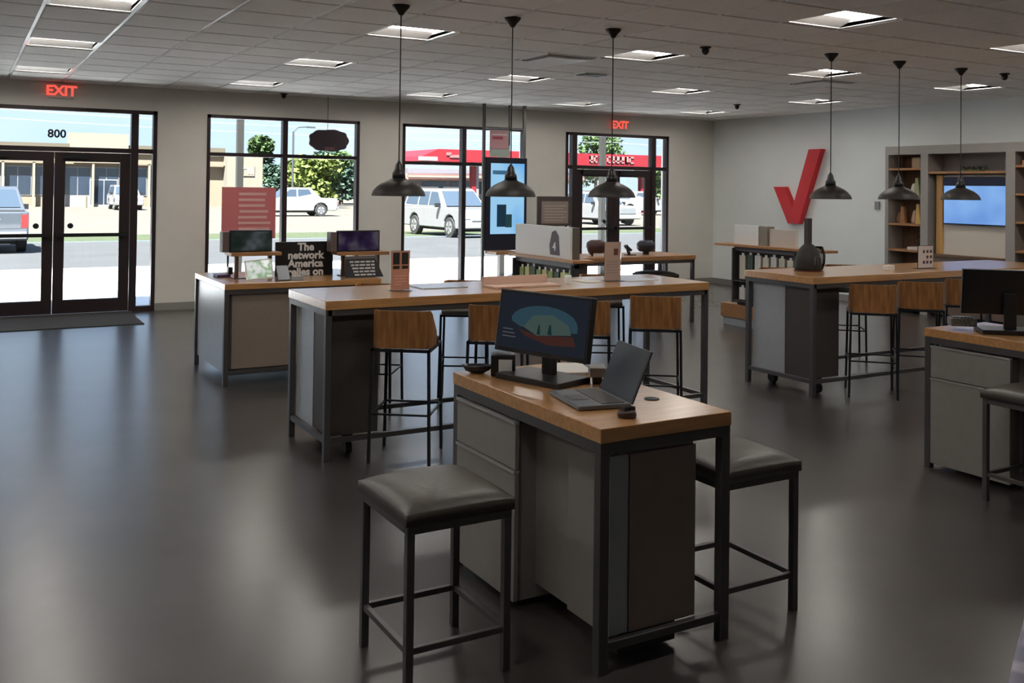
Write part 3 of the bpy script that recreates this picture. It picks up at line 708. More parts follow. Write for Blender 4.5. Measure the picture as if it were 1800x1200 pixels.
B().box(2.03, 2.15, 8.85, 9.02, .86, .885).build('casing', mt('purple_plastic', (.10, .05, .14), .35), r, bevel=.005)
B().box(2.13, 2.17, 8.86, 8.92, .885, .95).build('dock', BLACK, r)

# ------------------------------------------------------------------ gondolas
def gondola(X, ya, yb, zs, ls, lab, laml, lbox, packs, pg, seed, packlab):
    """back-to-back display: goods face -X; shelf from ls[0] to ls[1] at height zs"""
    r = empty('display_gondola', (X+.08, (ya+yb)/2, 0), lab, 'display stand')
    B().box(X, X+.10, ya, yb, .02, zs-.03).build('back_panel', DARKP, r)
    B().box(X-.12, X+.14, ls[0], ls[1], zs-.03, zs).build('top_shelf', OAKX, r, bevel=.003)
    B().box(X-.06, X, ya, yb, zs-.085, zs-.03).build('header', mt('slate_header', (.16, .165, .19), .4), r)
    B().box(X-.05, X+.10, ya+.1, yb+.25, .10, .27).build('base_drawer', OAKX, r, bevel=.003)
    B().box(X-.03, X+.10, ya+.1, yb+.22, .0, .10).build('plinth', LAML, r)
    B().box(X-.10, X+.0, ya, ya+.02, .30, zs-.05).build('side_cheek', STEEL, r); B().box(X-.10, X, yb-.02, yb, .30, zs-.05).build('side_cheek', STEEL, r)
    for z in (.58, .33): B().box(X-.09, X, ya+.02, yb-.02, z-.012, z).build('peg_rail', STEEL, r)
    l = empty('lightbox', (X, (lbox[0]+lbox[1])/2, zs), laml, 'display box')
    B().box(X-.06, X-.035, lbox[0], lbox[1], zs, lbox[2]).build('picture_panel', WHITE, l, bevel=.003)
    B().box(X-.035, X+.06, lbox[0]+.004, lbox[1]-.004, zs, lbox[2]-.004).build('box_body', mt('box_brown_grey', (.13, .11, .09), .5), l, bevel=.004)
    rr = random.Random(seed); n = packs; w = (yb-ya-.12)/n
    for row, (z0, z1) in enumerate(((.60, zs-.09), (.345, .54))):
        for k in range(n):
            y = ya+.05+w*k+w*.1
            m = pg[(0, 2, 1, 0, 2, 0, 1, 2, 0)[k]] if X < 7 and row == 0 else pg[rr.randrange(len(pg))]
            hh = z1-rr.uniform(0, .03)
            nth = ['first', 'second', 'third', 'fourth', 'fifth', 'sixth', 'seventh', 'eighth', 'ninth'][n-1-k]
            colr = m.name.split('_')[1]
            o = empty('accessory_pack', (X-.05, y+w*.35, z0), '%s pack, %s from left, %s row, %s' % (colr, nth, ['upper', 'lower'][row], packlab), 'packaged accessory', '%s row of packs, %s' % (['upper', 'lower'][row], 'middle' if X < 7 else 'right-hand'))
            B().box(X-.055, X-.03, y, y+w*.72, z0, hh-.03).build('pack', m, o)
            B().box(X-.045, X-.042, y+w*.2, y+w*.5, hh-.03, hh).build('hang_tab', WHITE, o)
    return l
l = gondola(5.5, 8.22, 9.42, .97, (8.15, 9.47), 'slim display stand with green packs below a white picture box, behind the middle table',
        'wide white picture box with a dark figure behind the middle table', (8.30, 9.42, 1.30), 9,
        [mt('pack_green', (.34, .44, .14), .5), mt('pack_dark', (.07, .11, .08), .5), mt('pack_yellow', (.62, .64, .26), .5), mt('pack_black', (.02, .03, .03), .5)], 5,
        'stand behind the middle table')
lx = 5.5-.061
text('numeral', '4', .15, mt('sign_ink', (.05, .04, .06), .5), l, faceM((lx, 8.60, 1.05), (0, -1, 0), (0, 0, 1)), bold=.004)
B().prism([(8.50, 1.0), (8.68, 1.0), (8.70, 1.10), (8.65, 1.24), (8.58, 1.26), (8.52, 1.2)], 'x', lx-.002, lx+.004).build('dark_figure', mt('figure_grey', (.14, .12, .15), .6), l)
text('numeral', '4', .13, WHITE, l, faceM((lx-.003, 8.60, 1.045), (0, -1, 0), (0, 0, 1)), bold=.002)
cream = [mt('pack_cream', (.72, .68, .56), .5), mt('pack_white', (.75, .75, .72), .5), mt('pack_dark', (.07, .11, .08), .5), mt('pack_cream', (.7, .66, .55), .5)]
l = gondola(8.55, 8.15, 9.20, 1.03, (7.72, 9.50), 'display stand with cream packs and an orange wooden base near the right wall',
        'white and grey box on the shelf of the display stand near the right wall', (8.78, 9.20, 1.27), 7, cream, 11,
        'stand near the right wall')
B().box(8.50, 8.62, 8.64, 8.775, 1.03, 1.265).build('side_block', mt('taupe_block', (.26, .23, .19), .5), l)
tag(B().box(8.52, 8.56, 8.2, 8.62, 1.03, 1.24).build('blank_board', mt('pinkish_board', (.62, .55, .50), .7)), 'pale blank board right of the white box on the stand near the right wall', 'board')

# items on side table
r = empty('framed_notice', (6.32, 9.95, .86), 'dark-framed notice on a stand behind the white picture box, left of the right-hand doors', 'notice')
B().box(6.06, 6.56, 9.98, 10.0, 1.24, 1.60).build('frame', mt('dark_frame', (.10, .08, .08), .4), r, bevel=.003)
p = B().box(6.12, 6.50, 9.972, 9.98, 1.27, 1.54).build('sheet', mt('taupe_sheet', (.42, .35, .31), .6), r)
B().box(6.28, 6.32, 9.98, 10.0, .875, 1.24).build('post', DSTEEL, r); B().box(6.2, 6.42, 9.9, 10.1, .86, .875).build('foot', DSTEEL, r)
b = B(); 
for k in range(6): b.box(6.16, 6.40+(.03 if k % 2 else .07), 9.969, 9.972, 1.48-.035*k, 1.49-.035*k)
b.build('lettering', mt('pale_ink', (.66, .60, .56), .6), p)
r = empty('desk_phone', (6.95, 9.95, .86), 'rounded dark red-brown device on the brown table, left of the door post', 'device')
B().lathe(6.93, 9.98, [(.06, .86), (.10, .90), (.13, .97), (.12, 1.03), (.07, 1.06)], 18).build('body', mt('maroon_plastic', (.05, .018, .018), .4), r, smooth=True)
B().box(6.83, 7.05, 9.88, 9.90, .86, .90).build('foot', WHITE, r)
r = empty('phone_stand', (7.42, 9.95, .86), 'small black figurine-like phone stand on the brown table by the doors', 'phone stand')
B().bar((7.42, 9.95, .86), (7.38, 9.95, .97), .03).bar((7.38, 9.95, .97), (7.45, 9.95, .92), .025).bar((7.38, 9.95, .95), (7.36, 9.95, .99), .05, .03).build('arm', BLACKM, r)
B().box(7.37, 7.49, 9.90, 10.0, .86, .87).build('foot', BLACKM, r)
r = empty('desk_device', (7.75, 9.98, .86), 'black rounded device at the right of the brown table, in front of the door post', 'device')
B().lathe(7.72, 10.0, [(.09, .90), (.12, .94), (.12, 1.0), (.08, 1.04)], 18).build('body', mt('navy_black', (.015, .018, .035), .4), r, smooth=True)
B().lathe(7.72, 10.0, [(.04, .86), (.04, .90)], 12).build('foot', BLACK, r)

# ------------------------------------------------------------------ kiosk by window 2
r = empty('window_kiosk', (7.28, 13.0, 0), 'tall floor-to-ceiling screen frame with a light blue screen in front of the second window', 'kiosk')
for x in (6.93, 7.64): B().box(x-.02, x+.02, 12.98, 13.02, 0, H-.01).build('pole', mt('grey_green_metal', (.12, .12, .11), .4, metal=.3), r)
B().box(7.36, 7.385, 12.99, 13.01, 2.35, H-.01).build('hanger_rod', STEEL, r)
B().box(6.95, 7.62, 12.99, 13.01, 2.60, 2.625).build('cross_bar', STEEL, r)
s = B().box(6.95, 7.67, 12.95, 13.0, .74, 2.16).build('screen_housing', mt('navy_housing', (.01, .013, .03), .35), r, bevel=.004)
BLUE = screen('kiosk_picture', (.12, .38, .78), (.20, .48, .82), (.32, .60, .86), .62, 1.2, 3)
B().box(7.03, 7.62, 12.944, 12.95, .99, 2.07).build('screen', BLUE, s)
pb = B().box(7.14, 7.30, 12.938, 12.943, 1.10, 1.44).build('picture_panel', mt('deep_teal', (.01, .07, .16), .4), s)
B().box(7.29, 7.40, 12.936, 12.941, 1.09, 1.29).build('picture_panel', mt('deep_green', (.03, .14, .17), .4), s)
B().box(7.06, 7.34, 12.938, 12.943, 1.90, 1.96).build('picture_panel', mt('mid_blue', (.10, .33, .65), .4), s)
p = B().box(7.03, 7.38, 12.99, 13.0, 2.17, 2.58).build('poster', mt('poster_green', (.42, .50, .44), .6), r)
B().box(7.03, 7.33, 12.982, 12.99, 2.29, 2.57).build('poster_panel', mt('poster_pink', (.62, .33, .36), .6), p)
B().box(7.07, 7.25, 12.978, 12.982, 2.44, 2.48).build('poster_panel', mt('poster_red', (.45, .07, .10), .6), p)
B().box(7.05, 7.32, 12.978, 12.982, 2.50, 2.52).build('poster_panel', PAPER, p)
B().box(6.95, 7.35, 12.6, 12.95, .70, .74).build('shelf', OAKX, r, bevel=.003)

# red poster and hanging sign in window 1
r = empty('window_poster', (3.49, 13.42, 0), 'large faded red poster board with pale lines of print in the first window', 'poster')
B().box(3.12, 3.86, 13.40, 13.415, .95, 1.66).build('board', PINKRED, r)
b = B(); rr = random.Random(5)
for k in range(7): b.box(3.36-.02*rr.random(), 3.80-.1*rr.random(), 13.396, 13.40, 1.55-.08*k, 1.585-.08*k)
b.build('lettering', PINKTX, r)
B().box(3.20, 3.225, 13.40, 13.42, 0.01, .95).box(3.76, 3.785, 13.40, 13.42, 0.01, .95).box(3.14, 3.84, 13.32, 13.5, 0, .015).build('stand', DSTEEL, r)
r = empty('hanging_sign', (4.63, 13.42, 2.2), 'dark unlit cloud-shaped sign hanging in the top right of the first window', 'sign')
b = B(); N = 40; pts = []
for k in range(N):
    t = 2*math.pi*k/N; q = 1+.035*math.cos(9*t); c_, s_ = math.cos(t), math.sin(t); pts.append((4.62+.29*q*math.copysign(abs(c_)**.75, c_), 2.345+.155*q*math.copysign(abs(s_)**.8, s_)))
b.prism(pts, 'y', 13.39, 13.43).build('body', mt('dark_violet', (.035, .02, .03), .5), r)
B().cyl((4.60, 13.41, 2.49), (4.60, 13.41, H-.01), .004, 6).build('wire', BLACK, r)
B().box(4.56, 4.70, 13.38, 13.389, 2.20, 2.25).build('tube', mt('dull_rose', (.20, .09, .10), .5), r)

# ------------------------------------------------------------------ check-mark logo on the right wall
pts = [(11.99, 1.77), (11.75, 1.77), (11.56, 1.43), (11.22, 2.38), (10.96, 2.38), (11.42, 1.165), (11.66, 1.165)]
tag(B().prism(pts, 'x', 11.93, 12.038).build('wall_emblem', RED, bevel=.003), 'large raised red check mark on the right-hand wall', 'emblem')

# ------------------------------------------------------------------ built-in wall unit
r = empty('wall_shelf_unit', (11.86, 7.6, 0), 'tall grey built-in shelf unit with wooden shelves and a blue screen on the right wall', 'shelf unit')
GREYP = mt('grey_post', (.34, .32, .30), .5)
X1, X2 = 11.70, 12.038
wood = mt('dark_walnut', (.15, .08, .045), .5, noise=.25, nscale=5, stretch=(8, 8, 1))
for ya, yb in ((9.48, 9.535), (8.82, 8.94), (7.54, 7.67), (6.30, 6.42)): B().box(X1, X2, ya, yb, 0, 2.24).build('upright', GREYP, r)
B().box(X1, X2, 6.30, 9.535, 2.24, 2.36).build('top_fascia', GREYP, r)
B().box(X2-.02, X2, 8.94, 9.48, 0, 2.24).build('back_board', wood, r)
B().box(X2-.02, X2, 7.67, 8.82, 1.96, 2.24).build('back_board', mt('grey_back', (.30, .28, .29), .6), r)
B().box(X2-.02, X2, 6.42, 7.54, 0, 2.24).build('back_board', wood, r)
for z in (.86, 1.23, 1.62, 2.02): B().box(X1+.01, X2-.02, 8.94, 9.48, z, z+.028).build('shelf', OAKX, r)
for z in (.95, 1.32, 1.68, 2.04): B().box(X1+.01, X2-.02, 6.42, 7.54, z, z+.028).build('shelf', OAKX, r)
B().box(X1+.01, X2-.02, 7.67, 8.82, 1.965, 1.995).build('shelf', OAKX, r)
B().box(X1+.12, X2-.02, 7.67, 8.76, .86, 1.95).build('feature_panel', mt('cream_panel', (.70, .64, .56), .5), r)
B().box(X1+.10, X1+.125, 8.66, 8.76, .86, 1.95).build('timber_edge', mt('honey_wood', (.62, .36, .12), .5), r)
B().box(X1, X2-.02, 7.67, 8.82, .05, .83).build('base_cabinet', mt('brown_base', (.16, .11, .085), .5), r)
B().box(X1-.02, X2-.02, 7.67, 8.82, .83, .86).build('counter', wood, r)
B().box(X1, X2-.02, 8.94, 9.48, .05, .60).build('base_cabinet', wood, r)
t = empty('wall_television', (11.80, 8.14, 1.28), 'wide television showing a plain blue picture in the right wall unit', 'television')
B().box(11.765, 11.815, 7.685, 8.625, 1.275, 1.92).build('screen_housing', mt('tv_navy', (.02, .025, .06), .3), t, bevel=.004)
B().box(11.760, 11.765, 7.70, 8.61, 1.29, 1.80).build('screen', screen('television_picture', (.13, .27, .60), (.17, .33, .66), (.22, .40, .72), .75, 1.3, 6), t)
B().box(11.758, 11.765, 7.70, 8.52, 1.81, 1.905).build('title_strip', mt('tv_strip', (.02, .025, .06), .3), t)
# little things on the shelves
def thing(nm, b, m, lab, cat): return tag(b.build(nm, m, bevel=.004), lab, cat)
thing('storage_box', B().box(11.80, 11.95, 9.02, 9.16, 2.048, 2.2), mt('box_tan', (.34, .24, .15), .6), 'tan box on the top shelf of the left bay of the wall unit', 'box')
thing('dark_tray', B().box(11.76, 11.95, 9.25, 9.46, 1.648, 1.68), mt('tray_brown', (.08, .04, .03), .5), 'flat dark tray on the third shelf of the left bay', 'tray')
def figure(y, z, nm, lab, cat, c1, c2, h):
    o = empty(nm, (11.84, y, z), lab, cat)
    B().prism([(y-.09, z), (y+.0, z), (y-.02, z+h), (y-.06, z+h)], 'x', 11.80, 11.85).build('panel', mt(nm+'_a', c1, .5), o)
    B().lathe(11.90, y+.07, [(.05, z), (.06, z+.05), (.035, z+h*.6), (.02, z+h*.7)], 14).build('figure', mt(nm+'_b', c2, .5), o, smooth=True)
figure(9.10, 1.258, 'gold_ornament', 'gold leaning ornament on the second shelf of the left bay', 'ornament', (.62, .40, .12), (.55, .36, .28), .28)
figure(9.36, 1.258, 'wooden_ornament', 'brown ornament left of the gold one on the second shelf of the left bay', 'ornament', (.35, .18, .08), (.24, .14, .08), .24)
figure(9.12, 1.648, 'leafy_ornament', 'pale leafy ornament on the third shelf of the left bay, behind a pendant', 'ornament', (.35, .38, .20), (.6, .58, .5), .26)
thing('folded_cloth', B().box(11.76, 11.95, 8.98, 9.20, .888, .93), mt('cloth_white', (.62, .62, .60), .8), 'white folded cloth on the lowest open shelf of the left bay', 'cloth')
o = empty('shelf_plant', (11.85, 9.03, .93), 'dark green plant standing on the folded white cloth in the left bay', 'plant')
B().lathe(11.85, 9.04, [(.03, .93), (.04, .98)], 12).build('pot', BLACKM, o)
b = B(); rr = random.Random(2)
for k in range(60):
    a = rr.uniform(0, 6.28); q = rr.uniform(.02, .09); z = rr.uniform(.97, 1.12); c = Vector((11.85+q*math.cos(a), 9.04+q*math.sin(a), z)); d = Vector((math.cos(a), math.sin(a), .4))*.03; e = Vector((-math.sin(a), math.cos(a), 0))*.012
    b.add([c-d, c-e, c+d, c+e], [(0, 1, 2, 3)])
b.build('foliage', LEAF, o, fix=False)
o = empty('shelf_plant', (11.85, 8.2, 1.995), 'low trailing plant on the shelf above the television', 'plant')
B().box(11.80, 11.92, 8.1, 8.35, 1.995, 2.02).build('pot', mt('olive_tray', (.12, .13, .06), .6), o)
b = B()
for k in range(90):
    c = Vector((11.86+rr.uniform(-.05, .05), 8.22+rr.uniform(-.2, .2), rr.uniform(2.02, 2.06))); a = rr.uniform(0, 6.28)
    d = Vector((math.cos(a), math.sin(a), .5))*.025; e = Vector((-math.sin(a), math.cos(a), 0))*.01; b.add([c-d, c-e, c+d, c+e], [(0, 1, 2, 3)])
b.build('foliage', LEAF, o, fix=False)
for k in range(3):
    thing('pencil_box', B().box(11.78, 11.92, 7.40-.18*k, 7.5-.18*k, 2.068, 2.13), mt('box_copper', (.5, .26, .14), .5), ['copper-coloured box nearest the post', 'second copper-coloured box from the post', 'third copper-coloured box from the post'][k]+' on the top shelf of the right bay', 'box')

# ------------------------------------------------------------------ pendants
def make_pendant():
    r = empty('pendant_lamp', (0, 0, 1.63))
    zb = 1.635
    prof = [(.190, zb), (.186, zb+.014), (.176, zb+.036), (.155, zb+.060), (.125, zb+.083), (.092, zb+.100), (.062, zb+.112), (.048, zb+.122)]
    inn = [(a-.004, c-.003) for a, c in prof[::-1]]
    B().lathe(0, 0, prof+inn+[(.190, zb)], 36, caps=False).build('shade', PEND, r, smooth=True)
    B().lathe(0, 0, [(.048, zb+.120), (.046, zb+.150), (.042, zb+.165), (.036, zb+.17), (.03, zb+.185), (.024, zb+.215), (.010, zb+.235), (.004, zb+.25)], 20).build('socket_cap', BLACK, r, smooth=True)
    B().lathe(0, 0, [(.005, zb+.02), (.03, zb+.035), (.034, zb+.06), (.015, zb+.11)], 16).build('bulb', mt('frosted_bulb', (.5, .48, .45), .3), r, smooth=True)
    B().cyl((0, 0, zb+.24), (0, 0, H-.08), .0045, 8).build('cord', BLACK, r)
    B().lathe(0, 0, [(.006, H-.085), (.018, H-.078), (.028, H-.06), (.058, H-.026), (.064, H-.010)], 24).build('canopy', BLACKM, r, smooth=True)
    return r
pd = make_pendant()
names = ['leftmost black dome pendant of the left row, over the end of the middle table', 'second black dome pendant from the left, in front of the blue kiosk screen',
 'third black dome pendant from the left, in front of the right-hand doors', 'fourth black dome pendant from the left, beside the red check mark',
 'fifth black dome pendant from the left, in front of the wall unit left bay', 'rightmost black dome pendant, in front of the blue television']
for k, x in enumerate((2.685, 3.59, 4.515, 6.985, 7.925, 8.865)):
    if k == 0: pd.location = (x, 6.3, 1.63); tag(pd, names[0], 'pendant lamp', 'black dome pendants')
    else: clone(pd, (x, 6.3, 1.63), 0, names[k], 'black dome pendants')

# ================================================================== OUTSIDE
def gz(Y): return -.02 if Y < 21.2 else max(-.5, -.15-.35*(Y-21.2)/24)
tag(B().box(-30, 45, YW+.2, 21.2, -.4, -.02).build('sidewalk', CONC), kind='structure')
g_ = B(); g_.add([(-60, 21.2, -.15), (120, 21.2, -.15), (120, 36.5, gz(36.5)), (-60, 36.5, gz(36.5))], [(0, 1, 2, 3)]); tag(g_.build('parking_lot', ASPH), kind='structure')
g_ = B(); g_.add([(-60, 36.5, gz(36.5)+.03), (120, 36.5, gz(36.5)+.03), (120, 42.5, gz(42.5)+.03), (-60, 42.5, gz(42.5)+.03)], [(0, 1, 2, 3)]); tag(g_.build('grass_verge', GRASS), kind='structure')
g_ = B(); g_.add([(-60, 42.5, gz(42.5)), (160, 42.5, gz(42.5)), (160, 47, -.5), (260, 320, -.5), (-160, 320, -.5), (-60, 47, -.5)], [(0, 1, 2, 3, 4, 5)]); tag(g_.build('far_ground', CONC2), kind='structure')
# canopy posts
for k, (x, lab) in enumerate(((3.90, 'grey outdoor canopy post behind the first window'), (8.70, 'grey outdoor canopy post behind the kiosk poster'), (10.95, 'grey-green outdoor canopy post behind the right-hand doors'))):
    r = empty('canopy_post', (x, 15.6, -.02), lab, 'post')
    B().box(x-.05, x+.05, 15.55, 15.65, -.02, 3.3).build('shaft', mt('taupe_steel', (0.0233, 0.0221, 0.0194), .5), r)
    B().box(x-.1, x+.1, 15.5, 15.7, -.02, .02).build('base_plate', STEEL, r)
    B().box(x-.04, x+.04, YW+.2, 15.65, 3.3, 3.42).build('beam', mt('taupe_steel', (0.0233, 0.0221, 0.0194), .5), r)

# building across the road
bl = empty('strip_mall', (10, 95, -.5), 'long tan and cream shop building across the road, seen through the left-hand doors', 'building')
Yb = 95; zb = -.5
B().box(-12, 22.2, Yb, Yb+14, zb, 4.95).build('wall', TAN, bl)
B().box(22.2, 25.6, Yb-1.5, Yb+14, zb, 4.6).build('wing', TAN2, bl)
B().box(-12, 22.3, Yb-.25, Yb, 4.35, 5.15).build('fascia', TAN3, bl)
B().box(8.6, 13.5, Yb-.5, Yb+2, 4.3, 6.15).build('parapet', TAN2, bl)
B().box(-12, 22.2, Yb-.7, Yb-.2, 3.45, 3.75).build('awning', TAN, bl)
for k in range(14):
    x = -11+2.4*k
    if x+2.1 > 21: break
    w = B().box(x, x+2.2, Yb-.06, Yb-.01, .5 if k not in (8, 9) else zb, 3.1).build('window', OWHITE, bl)
    B().box(x+.08, x+1.06, Yb-.09, Yb-.06, .6, 3.0).build('pane', SHOPG, w); B().box(x+1.14, x+2.12, Yb-.09, Yb-.06, .6, 3.0).build('pane', SHOPG, w)
    B().box(x-.17, x+.03, Yb-.65, Yb-.4, zb, 3.5).build('column', TAN2, bl)
w = B().box(10.3, 12.7, Yb-.12, Yb-.02, zb, 2.0).build('entrance_door', OWHITE, bl)
for a, c in ((10.42, 11.45), (11.55, 12.58)): B().box(a, c, Yb-.15, Yb-.12, zb+.25, 1.9).build('pane', SHOPG, w)
w = B().box(23.1, 24.8, Yb-1.58, Yb-1.5, 2.5, 3.5).build('wall_sign', TAN2, bl)
B().box(23.2, 23.32, Yb-1.62, Yb-1.58, 2.7, 3.3).box(23.6, 23.72, Yb-1.62, Yb-1.58, 2.7, 3.3).box(23.7, 24.0, Yb-1.62, Yb-1.58, 3.18, 3.3).box(24.2, 24.32, Yb-1.62, Yb-1.58, 2.7, 3.3).box(24.5, 24.62, Yb-1.62, Yb-1.58, 2.7, 3.3).build('sign_strokes', mt('faded_rose', (.70, .45, .38), .7), w)
for k, x in enumerate((9.6, 11.6, 12.1)):
    o = tag(B().cyl((x, Yb-4, -.5), (x, Yb-4, .5), .12, 10).build('bollard', mt('cream_paint', (0.1498, 0.1382, 0.1037), .6)), ['left', 'middle', 'right'][k]+' one of three cream bollards before the shop across the road', 'bollard')

# gas station
gs = empty('station_canopy', (45, 71, -.5), 'red fuel-station canopy seen through the second window and the right-hand doors', 'canopy')
Yg = 70.8
B().prism([(31.9, 3.75), (32.2, 4.15), (33.6, 4.75), (70, 4.85), (70, 3.75)], 'y', Yg, Yg+9).build('fascia', RED2, gs)
B().box(31.85, 33.5, Yg-.06, Yg, 3.80, 4.1).build('corner_panel', mt('rose_grey', (.50, .34, .36), .5), gs)
for x in (37.4, 46, 55, 64): B().box(x-.2, x+.2, Yg+1.0, Yg+1.5, -.5, 3.75).build('column', RED2, gs)
for x in (37.75, 46.35, 55.35, 64.35): B().box(x-.15, x+.15, Yg+1.1, Yg+1.5, -.5, 3.75).build('column_cover', OWHITE, gs)
B().box(34.3, 34.75, Yg-.08, Yg, 4.25, 4.5).box(34.6, 35.5, Yg-.08, Yg, 4.08, 4.3).build('emblem', mt('pale_rose', (0.1843, 0.0806, 0.0806), .5), gs)
b = B(); rr = random.Random(8); x = 48.3
while x < 53.2:
    w_ = rr.uniform(.3, .5); b.box(x, x+.12, Yg-.08, Yg, 4.0, 4.6).box(x, x+w_, Yg-.08, Yg, rr.choice([4.0, 4.25, 4.48]), 0+4.62).box(x, x+w_, Yg-.08, Yg, 4.0, 4.12); x += w_+.14
b.build('sign_strokes', mt('sign_pink', (0.1958, 0.1152, 0.1094), .6), gs)
for x in (40.5, 49.5, 58.5):
    p = empty('fuel_pump', (x, Yg+1.4, -.5), ['left', 'middle', 'right'][int((x-40)//9)]+' fuel pump under the red canopy', 'fuel pump')
    B().box(x-.45, x+.45, Yg+1.1, Yg+1.7, -.4, 1.5).build('body', mt('pump_red', (.45, .08, .12), .5), p); B().box(x-.35, x+.35, Yg+1.07, Yg+1.1, .7, 1.3).build('display', SHOPG, p)
    B().box(x-1.2, x+1.2, Yg+.9, Yg+1.9, -.5, -.4).build('island', CONC, p)
sh = empty('station_shop', (44, 86, -.5), 'low station shop with a red and white band behind the red canopy', 'building')
Ys = 88
B().box(38.5, 57, Ys, Ys+10, -.5, 2.3).build('wall', mt('pale_wall', (0.144, 0.144, 0.1498), .8), sh)
B().box(37.6, 58, Ys-2, Ys+11, 2.95, 3.45).build('roof', mt('dark_roof', (.14, .13, .15), .7), sh)
B().box(37.6, 58, Ys-2.1, Ys-2, 2.45, 2.95).build('band', mt('band_pink', (0.1843, 0.0864, 0.0749), .6), sh); B().box(37.6, 58, Ys-2.14, Ys-2.1, 2.60, 2.78).build('band_stripe', mt('band_cream', (0.2189, 0.1786, 0.144), .6), sh)
B().box(37.6, 58, Ys-1.9, Ys, 2.3, 2.95).build('soffit', mt('soffit_brown', (.30, .20, .16), .8), sh)
for k in range(5): B().box(40+3.1*k, 42.7+3.1*k, Ys-.06, Ys, 1.0, 2.2).build('window', SHOPG, sh)
# trees
def tree(x, y, h, wd, m, lab, seed, nb=9, trunk=True, zc=0.55):
    rr = random.Random(seed); r = empty('tree', (x, y, -.5), lab, 'tree')
    B().cyl((x, y, -.5), (x, y, -.5+h*.55), .28, 8, .14).build('trunk', BARK, r)
    b = B(); blobs = []
    for k in range(nb):
        a = rr.uniform(0, 6.28); q = rr.uniform(0, wd*.36); blobs.append((x+q*math.cos(a), y+q*math.sin(a)*.8, -.5+h*rr.uniform(zc-.18, .84), wd*rr.uniform(.17, .27)))
    for (bx, by, bz, br) in blobs:
        for k in range(230):
            u = rr.uniform(-1, 1); t = rr.uniform(0, 6.28); s = math.sqrt(1-u*u); q = br*rr.uniform(.75, 1.05)
            c = Vector((bx+q*s*math.cos(t), by+q*s*math.sin(t), bz+q*u*.8)); d = Vector((rr.uniform(-1, 1), rr.uniform(-1, 1), rr.uniform(-.6, .6))).normalized()*rr.uniform(.2, .42)
            e = d.cross(Vector((rr.uniform(-1, 1), rr.uniform(-1, 1), rr.uniform(-1, 1)))).normalized()*rr.uniform(.12, .25)
            b.add([c-d, c-e, c+d, c+e], [(0, 1, 2, 3)])
    b.build('crown', m, r, fix=False)
tree(27.9, 103, 7.6, 5.0, LEAF, 'tall dark green tree right beside the cream end of the building across the road', 21, 11)
tree(29.3, 90, 5.0, 5.6, LEAFY, 'yellow-green tree standing right of the dark window mullion, behind the white pickup', 22, 14, zc=.35)
tree(33.6, 99, 6.4, 6.0, LEAF, 'mid green tree to the right of the yellow-green one', 23, 13, zc=.35)
tree(38.8, 108, 6.3, 7.0, LEAFB, 'blue-green tree behind the hanging dark sign', 24, 14, zc=.4)
tree(28.6, 97.5, 5.0, 4.0, LEAFB, 'low dark bush-like tree between the cream wall and the yellow-green tree', 25, 11, zc=.35)
tree(42.5, 112, 5.6, 5.0, LEAFB, 'small blue-green tree at the right frame of the first window', 28, 10, zc=.4)
tree(72, 104, 10.6, 9, LEAF, 'round green tree rising above the red canopy in the right-hand doors', 26, 10)
tree(83, 104, 6, 9, LEAF, 'green tree below the red canopy behind the right glass door', 27, 12, zc=.4)
tree(67, 110, 6, 6, LEAFY, 'pale green tree below the red canopy behind the left glass door', 29, 8, zc=.4)
# street lamp and power lines
r = empty('street_lamp', (24.6, 80.5, -.5), 'tall thin street lamp seen in the first window', 'street lamp')
B().cyl((24.6, 80.5, -.5), (24.6, 80.5, 6.2), .09, 8).build('pole', mt('lamp_grey', (.04, .045, .05), .5), r)
B().cyl((24.6, 80.5, 6.2), (25.0, 80.5, 6.6), .05, 8).cyl((25.0, 80.5, 6.6), (26.0, 80.5, 6.7), .05, 8).build('arm', mt('lamp_grey', (.04, .045, .05), .5), r); B().box(25.8, 26.5, 80.35, 80.65, 6.58, 6.7).build('lamp_head', mt('lamp_grey', (.04, .045, .05), .5), r)
for k, (z, lab) in enumerate(((7.35, 'upper overhead power line across the sky'), (6.65, 'lower overhead power line across the sky'))):
    b = B(); pr = None
    for i in range(25):
        x = -60+7.5*i; zz = z-.5*(1-((x % 60)/30-1)**2); p = Vector((x, 84, zz))
        if pr is not None: b.bar(pr, p, .045)
        pr = p
    o = tag(b.build('power_line', mt('cable_grey', (.25, .28, .32), .6)), lab, 'power line')

